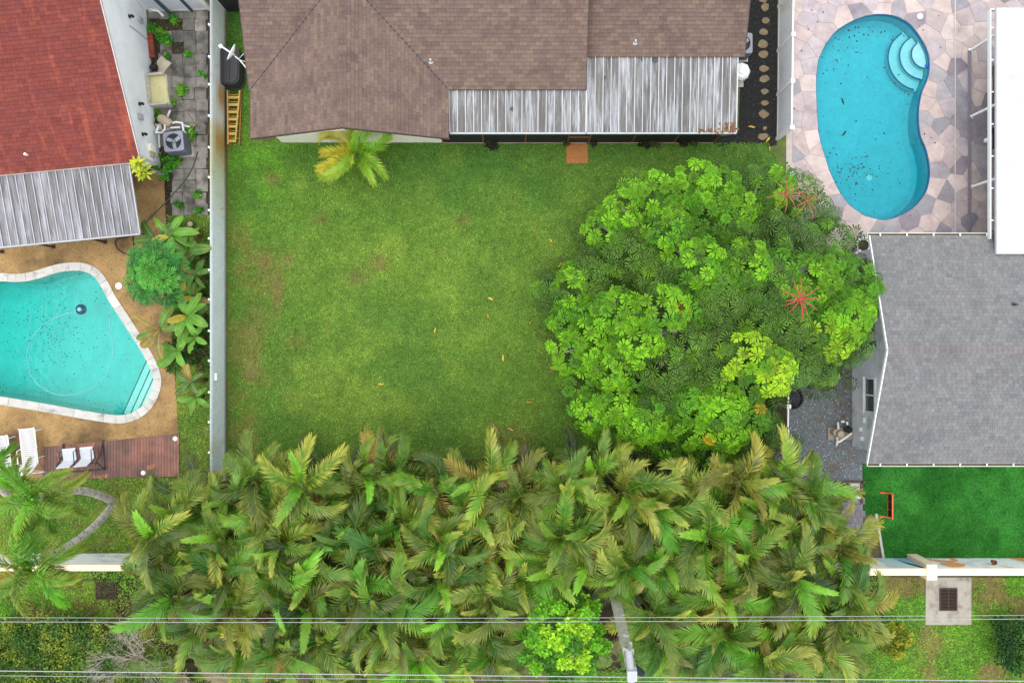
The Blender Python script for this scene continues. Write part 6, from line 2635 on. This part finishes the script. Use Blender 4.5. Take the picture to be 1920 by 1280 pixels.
PAP = [leaf_mesh('leaf', *papaya_leaf(bn), leaf_mat('papaya_leaf%d' % i, pale=(.34, .46, .16), trans=.25, rough=.45, amp=0., spec=.35)) for i in range(2)]
t = thing('papaya_tree', 'round crowned papaya tree with star shaped leaves between pool deck and banana plants', 'tree', (*W(300, 512)[:2], 0))
hubp = W(291, 512, 3.2)
b = MB()
b.tube([W(300, 512), W(298, 512, 1.6), hubp], [.10, .08, .06], 8)
b.build('trunk', BARK, t, smooth=True)
for k in range(24):
    f = k / 23
    th = math.radians(10 + 86 * f ** .75)
    ph = k * 2.399963 + bn.uniform(-.2, .2)
    rad = Vector((math.sin(th) * math.cos(ph), math.sin(th) * math.sin(ph), math.cos(th)))
    R_ = bn.uniform(.66, 1.08)
    q = Vector((rad.x * R_, rad.y * R_, rad.z * .75 + bn.uniform(-.1, .1)))
    nr = (Vector((0, 0, 1)) + rad * .5).normalized()
    lo_ = hubp - WM[t].translation
    o = piece(PAP[k % 2], 'leaf', t, Matrix.Translation(lo_ + q) @ nr.to_track_quat('Z', 'Y').to_matrix().to_4x4() @ Matrix.Rotation(ph + bn.uniform(-.5, .5), 4, 'Z') @ Matrix.Scale(bn.uniform(.62, 1.1), 4))
    c = L(62, 138, 58) if f > .25 else L(92, 170, 60)
    kk = bn.uniform(.6, 1.15)
    o.color = (c[0] * kk, c[1] * kk, c[2] * kk, 0)
    if k % 2 == 0:
        b = MB()
        b.tube([hubp + Vector((0, 0, -.1)), hubp + q * .6 + Vector((0, 0, .0)), hubp + q - Vector((0, 0, .02))], .014, 5)
        b.build('stalk', mat('papaya_stalk', L(150, 190, 90, .8)) if 'papaya_stalk' not in bpy.data.materials else bpy.data.materials['papaya_stalk'], t)

t = thing('potted_dracaena', 'dark pot with two leaning stems carrying bright yellow green leaf rosettes', 'potted plant', W(317, 331))
b = MB()
p = W(317, 331)
b.lathe((p.x, p.y, .02), [(.18, 0), (.26, .32), (.24, .34), (.20, .26)], 18)
b.build('pot', mat('dark_pot', L(70, 62, 54, .7), rough=.8), t)
V, Q = leaf_quads(np.array([(p.x + bn.gauss(0, .10), p.y + bn.gauss(0, .10), .34 + bn.uniform(0, .12)) for _ in range(120)]), npr.uniform(.08, .14, 120), 50)
put(mesh_np('weed', V, Q, np.tile(np.array(L(88, 170, 50, .8)), (120, 1)) * npr.uniform(.6, 1.2, (120, 1))), 'weed', GRASS, t, hascol=True)['kind'] = 'stuff'
SWORD = []
for _ in range(2):
    V, Fc, P = [], [], []
    m = 6
    for i in range(m + 1):
        f = i / m
        e = 1.1 - 1.35 * f
        x = .52 * (f - .12 * f * f)
        z = .20 * math.sin(PI * f * .8)
        w = .055 * (math.sin(PI * min(1, .15 + .85 * f)) ** .6) if i < m else .004
        V += [Vector((x, w, z + .018)), Vector((x, 0, z)), Vector((x, -w, z + .018))]
        P += [(.6, f, .5), (0, f, 2), (.6, f, .5)]
        if i:
            a = (i - 1) * 3
            Fc += [(a, a + 1, a + 4, a + 3), (a + 1, a + 2, a + 5, a + 4)]
    SWORD.append(leaf_mesh('leaf', V, Fc, P, LEAF))
for x, y, z in ((262, 309, 2.85), (272, 325, 2.6)):
    c = W(x, y, z)
    b = MB()
    b.tube([(p.x, p.y, .3), Vector((p.x, p.y, .3)).lerp(c, .5) + Vector((0, 0, .15)), c], .03, 6)
    st = b.build('stem', BARK, t)
    for k in range(22):
        M = Matrix.Translation(c - WM[t].translation + Vector((0, 0, .10 - .010 * k))) @ Matrix.Rotation(k * 2.399963, 4, 'Z') @ Matrix.Rotation(-.9 + 1.1 * k / 22, 4, 'Y') @ Matrix.Scale(bn.uniform(.75, 1.0), 4)
        o = piece(SWORD[k % 2], 'leaf', t, M)
        kk = bn.uniform(.8, 1.0)
        cc = L(214, 224, 66) if bn.random() < .7 else L(160, 196, 44)
        o.color = (cc[0] * kk, cc[1] * kk, cc[2] * kk, .2)

# ------------------------------------------------------------------ leafy clouds: broadleaf tree, hedges, weeds, litter
def cloud(name, parent, clumps, per, size, cols, m=GRASS, tilt=70, kind='stuff'):
    """clumps: (centre, radius xyz); leaves sit near each clump's shell"""
    PP, CC = [], []
    for c, r in clumps:
        d_ = npr.normal(size=(per, 3))
        d_ /= np.linalg.norm(d_, axis=1)[:, None]
        d_[:, 2] = np.where(d_[:, 2] < -.3, -d_[:, 2], d_[:, 2])
        k = npr.uniform(.55, 1.05, (per, 1))
        PP.append(np.array(c) + d_ * k * np.array(r))
        base = np.array(cols[npr.integers(len(cols))])
        CC.append(base * npr.uniform(.6, 1.35, (per, 1)))
    PP, CC = np.concatenate(PP), np.concatenate(CC)
    V, Q = leaf_quads(PP, npr.uniform(.65, 1.3, len(PP)) * size, tilt)
    return put(mesh_np(name, V, Q, np.clip(CC, .003, 1)), name, m, parent, hascol=True, kind=kind)


t = thing('broadleaf_tree', 'bright lime green small leaved tree in front of the palm hedge beside the pole', 'tree', (*W(1052, 1190)[:2], 0))
cl = []
for k in range(46):
    f = math.sqrt((k + .5) / 46)
    a = k * 2.399963
    x, y = 1054 + 82 * f * math.cos(a) + bn.uniform(-8, 8), 1190 + 84 * f * math.sin(a) + bn.uniform(-8, 8)
    c = W(x, y, 5.8 - 1.9 * f * f + bn.uniform(-.35, .35))
    r = bn.uniform(.20, .36)
    cl.append(((c.x, c.y, c.z), (r, r, r * .8)))
cloud('crown', t, cl, 170, .12, [L(122, 188, 44, 1.0), L(98, 164, 42, .9), L(156, 204, 48, 1.0), L(80, 138, 40, .75), L(110, 178, 40, .95)])
b = MB()
p = W(1052, 1190)
b.tube([(p.x, p.y, 0), (p.x + .1, p.y, 1.6), (p.x, p.y, 3.2)], [.11, .09, .05], 8)
b.build('trunk', BARK, t, smooth=True)
for k in range(9):
    c = Vector(cl[k * 5][0])
    b = MB()
    b.tube([(p.x + .06, p.y, 1.6 + .1 * k), Vector((p.x, p.y, 2.4)).lerp(c, .5), c], [.045, .03, .012], 6)
    b.build('limb', BARK, t)


def hedge(name, label, cat, px, z0, z1, n, size, cols, r0=(.3, .5)):
    poly = pxpoly(px, z1)
    xs, ys = [q[0] for q in poly], [q[1] for q in poly]
    t = thing(name, label, cat, (sum(xs) / len(xs), sum(ys) / len(ys), 0))
    cl = []
    while len(cl) < n:
        q = (bn.uniform(min(xs), max(xs)), bn.uniform(min(ys), max(ys)))
        if inside(q, poly):
            r = bn.uniform(*r0)
            cl.append(((q[0], q[1], bn.uniform(z0, z1) - r * .4), (r, r, r * .7)))
    cloud('foliage', t, cl, 130, size, cols)
    b = MB()
    for c, r in cl[::6]:
        b.tube([(c[0], c[1], 0), (c[0] + .05, c[1], c[2])], [.03, .015], 5)
    b.build('stem', BARK, t)['kind'] = 'stuff'


HC = [L(78, 112, 42, .95), L(98, 128, 44, .95), L(58, 92, 38, .9), L(132, 146, 50, .95), L(66, 104, 42, .9)]
hedge('hedge', 'broad low dark green hedge in the lower left corner under the wires', 'hedge', [(-40, 1172), (150, 1168), (210, 1200), (230, 1262), (330, 1330), (-40, 1330)], 1.0, 1.5, 210, .085, HC)
hedge('hedge', 'small dark green hedge cut by the right picture edge near the storm drain', 'hedge', [(1885, 1172), (1980, 1168), (1980, 1262), (1900, 1255), (1876, 1215)], .9, 1.3, 46, .10, [L(52, 96, 40, .8), L(42, 78, 34, .8), L(74, 116, 42, .8)])
hedge('croton_shrub', 'yellow green croton shrub at the right end of the palm hedge', 'shrub', [(1672, 1166), (1700, 1172), (1708, 1212), (1688, 1234), (1664, 1222)], .5, .95, 16, .12, [L(140, 152, 40, .8), L(108, 132, 40, .8), L(170, 168, 50, .8)], (.2, .32))
hedge('groundcover_shrub', 'low dark leafy shrub under the street-side palms', 'shrub', [(330, 1268), (560, 1262), (560, 1320), (330, 1320)], .3, .7, 40, .09, HC, (.2, .4))
t = thing('bare_shrub', 'leafless grey shrub with spreading twigs left of the palm hedge', 'shrub', (*W(262, 1240)[:2], 0))
b = MB()
root = W(268, 1232, 0)


def twig(p, d_, ln, r, depth):
    q = p + d_ * ln
    b.tube([p, p.lerp(q, .5) + Vector((bn.uniform(-.04, .04), bn.uniform(-.04, .04), .03)), q], [r, r * .8, r * .55], 4)
    if depth:
        for _ in range(bn.choice((2, 3, 3))):
            n_ = (d_ + Vector((bn.uniform(-.75, .75), bn.uniform(-.75, .75), bn.uniform(-.25, .35)))).normalized()
            twig(p.lerp(q, bn.uniform(.55, 1.0)), n_, ln * bn.uniform(.6, .85), r * .58, depth - 1)


for k in range(26):
    a = .9 + k * .20 + bn.uniform(-.2, .2)
    twig(root + Vector((0, 0, .2)), Vector((math.cos(a) * .8, math.sin(a) * .8, bn.uniform(.4, 1.0))).normalized(), bn.uniform(.8, 1.2), .026, 4)
b.build('twig', mat('grey_twig', L(206, 196, 180, .9), rough=.9, var=.15, sc=8), t)
b = MB()
b.tube([root, root + Vector((0, 0, .35))], [.07, .05], 7)
b.build('stem', BARK, t)
# weeds in the paver joints and beside the air conditioner
cl = []
for x, y, r, n in ((286, 55, .22, 5), (300, 62, .25, 4), (322, 37, .2, 3), (343, 172, .22, 4), (296, 216, .22, 4), (290, 300, .3, 6), (318, 305, .3, 7), (330, 300, .2, 4), (352, 258, .2, 5), (360, 245, .2, 4), (305, 75, .15, 3), (322, 80, .12, 3),
                   (372, 365, .1, 3), (338, 382, .1, 3), (375, 395, .12, 3), (356, 102, .1, 2), (320, 190, .14, 3), (378, 140, .1, 2), (318, 104, .08, 2)):
    for _ in range(n):
        p = W(x + bn.gauss(0, 4), y + bn.gauss(0, 4), .12)
        cl.append(((p.x, p.y, .10), (r * .8, r * .8, .10)))
cloud('weeds', None, cl, 46, .10, [L(96, 176, 56, .85), L(76, 146, 48, .8), L(124, 178, 56, .85)])
cl = []
for k in range(130):
    x = bn.uniform(316, 393)
    p = W(x, bn.choice((bn.uniform(420, 690), bn.gauss(665, 12))), .1)
    cl.append(((p.x, p.y, .10), (.2, .2, .12)))
cloud('bed_weeds', None, cl, 30, .10, [L(72, 120, 46, .7), L(54, 96, 42, .7), L(92, 142, 52, .75), L(120, 96, 66, .7)])
# dark stubs of plants and dead fronds by the porch and under the hedge edge
cl = []
for x, y, r in ((925, 274, .28), (918, 270, .2), (1208, 272, .25), (1225, 268, .25), (1280, 268, .2), (1300, 268, .2), (1060, 270, .12), (1110, 268, .2)):
    p = W(x, y)
    cl.append(((p.x, p.y, .12), (r, r * .8, .15)))
cloud('dead_weeds', None, cl, 70, .12, [L(58, 58, 46, .7), L(84, 92, 50, .7), L(40, 40, 34, .7)])
YL = leaf_mat('fallen_leaf', amp=.6)
LEAFM = []
for cv in (.05, -.06, .0):
    V = [Vector((-.13, 0, .01)), Vector((-.04, -.035 + cv * .3, .03)), Vector((.05, -.03 + cv, .04)), Vector((.14, cv, .02)), Vector((.05, .03 + cv, .02)), Vector((-.04, .035 + cv * .3, .01))]
    LEAFM.append(leaf_mesh('fallen_leaf', V, [(0, 1, 5), (1, 2, 4, 5), (2, 3, 4)], [(.3, .3, .5)] * 6, YL))
fallen = [(1000, 433), (1032, 452), (1056, 483), (1050, 498), (1068, 492), (920, 560), (914, 592), (817, 619), (994, 605), (1035, 656), (1040, 672), (1036, 690), (1045, 691), (1061, 704), (1052, 725), (1081, 720), (1066, 740), (943, 671),
          (993, 752), (714, 718), (1074, 735), (1083, 760), (958, 803), (1440, 262), (1442, 278), (1410, 240)]
for i, (x, y) in enumerate(fallen):
    o = bpy.data.objects.new('fallen_leaf', LEAFM[i % 3])
    scene.collection.objects.link(o)
    o.location = W(x, y, .06)
    o.rotation_euler = (bn.uniform(-.2, .2), bn.uniform(-.2, .2), bn.uniform(0, 6.3))
    o.scale = (bn.uniform(.75, 1.2),) * 3
    c = bn.choice((L(226, 186, 60), L(214, 170, 76), L(222, 176, 44), L(176, 128, 76)))
    o.color = (*c, .2)
    near_tree = 'curled yellow leaf lying on the lawn along the left edge of the umbrella tree'
    lab = {15 + 4: 'lone curled brown leaf in the lower middle of the lawn', 7: 'lone yellow leaf in the middle of the lawn', 5: 'yellow leaf right of the lawn middle, upper of two close together',
           6: 'yellow leaf right of the lawn middle, lower of two close together', 8: 'small curled leaf on the lawn between its middle and the umbrella tree', 17: 'yellow leaf alone on the right part of the lawn',
           18: 'yellow leaf on the lower right lawn above the palm hedge', 22: 'thin yellow leaf beside the pink palm sheath near the hedge', 23: 'yellow leaf on the grass just below the last stepping stone',
           24: 'yellow leaf by the vinyl fence, lower of two at the mulch edge', 25: 'pale leaf lying on the black mulch near the porch roof corner'}.get(i, near_tree)
    tag(o, lab, 'leaf', 'yellow leaves fallen around the lawn')
for x, y, a, ln, lab in ((930, 804, -1.0, .5, 'pale pink palm sheath lying on the lawn above the hedge'), (940, 838, -1.5, .9, 'long brown palm stalk lying on the grass by the hedge')):
    b = MB()
    p = W(x, y, .08)
    d_ = Vector((math.cos(a), math.sin(a), .05))
    b.tube([p - d_ * ln / 2, p, p + d_ * ln / 2], [.03, .05, .02], 6)
    tag(b.build('palm_sheath', mat('sheath', L(186, 140, 112, .8) if y < 820 else L(108, 70, 48, .8))), lab, 'palm sheath')
pts = []
for k in range(150):
    p = W(bn.uniform(1860, 1480) if k % 3 else bn.uniform(450, 1400), bn.uniform(20, 430) if k % 3 else bn.uniform(5, 230))
    if k % 3 and not inside(p, POOL_R) and p.x < 18:
        pts.append((p.x, p.y))
specks('leaf_litter', pts, .07, .055, DEBRIS)
pts = [(W(x, y).x, W(x, y).y) for x, y in [(bn.gauss(1585, 14), bn.uniform(690, 790)) for _ in range(90)] + [(bn.uniform(1480, 1600), bn.uniform(700, 890)) for _ in range(60)]]
specks('leaf_litter', pts, .09, .03, bpy.data.materials['litter'])
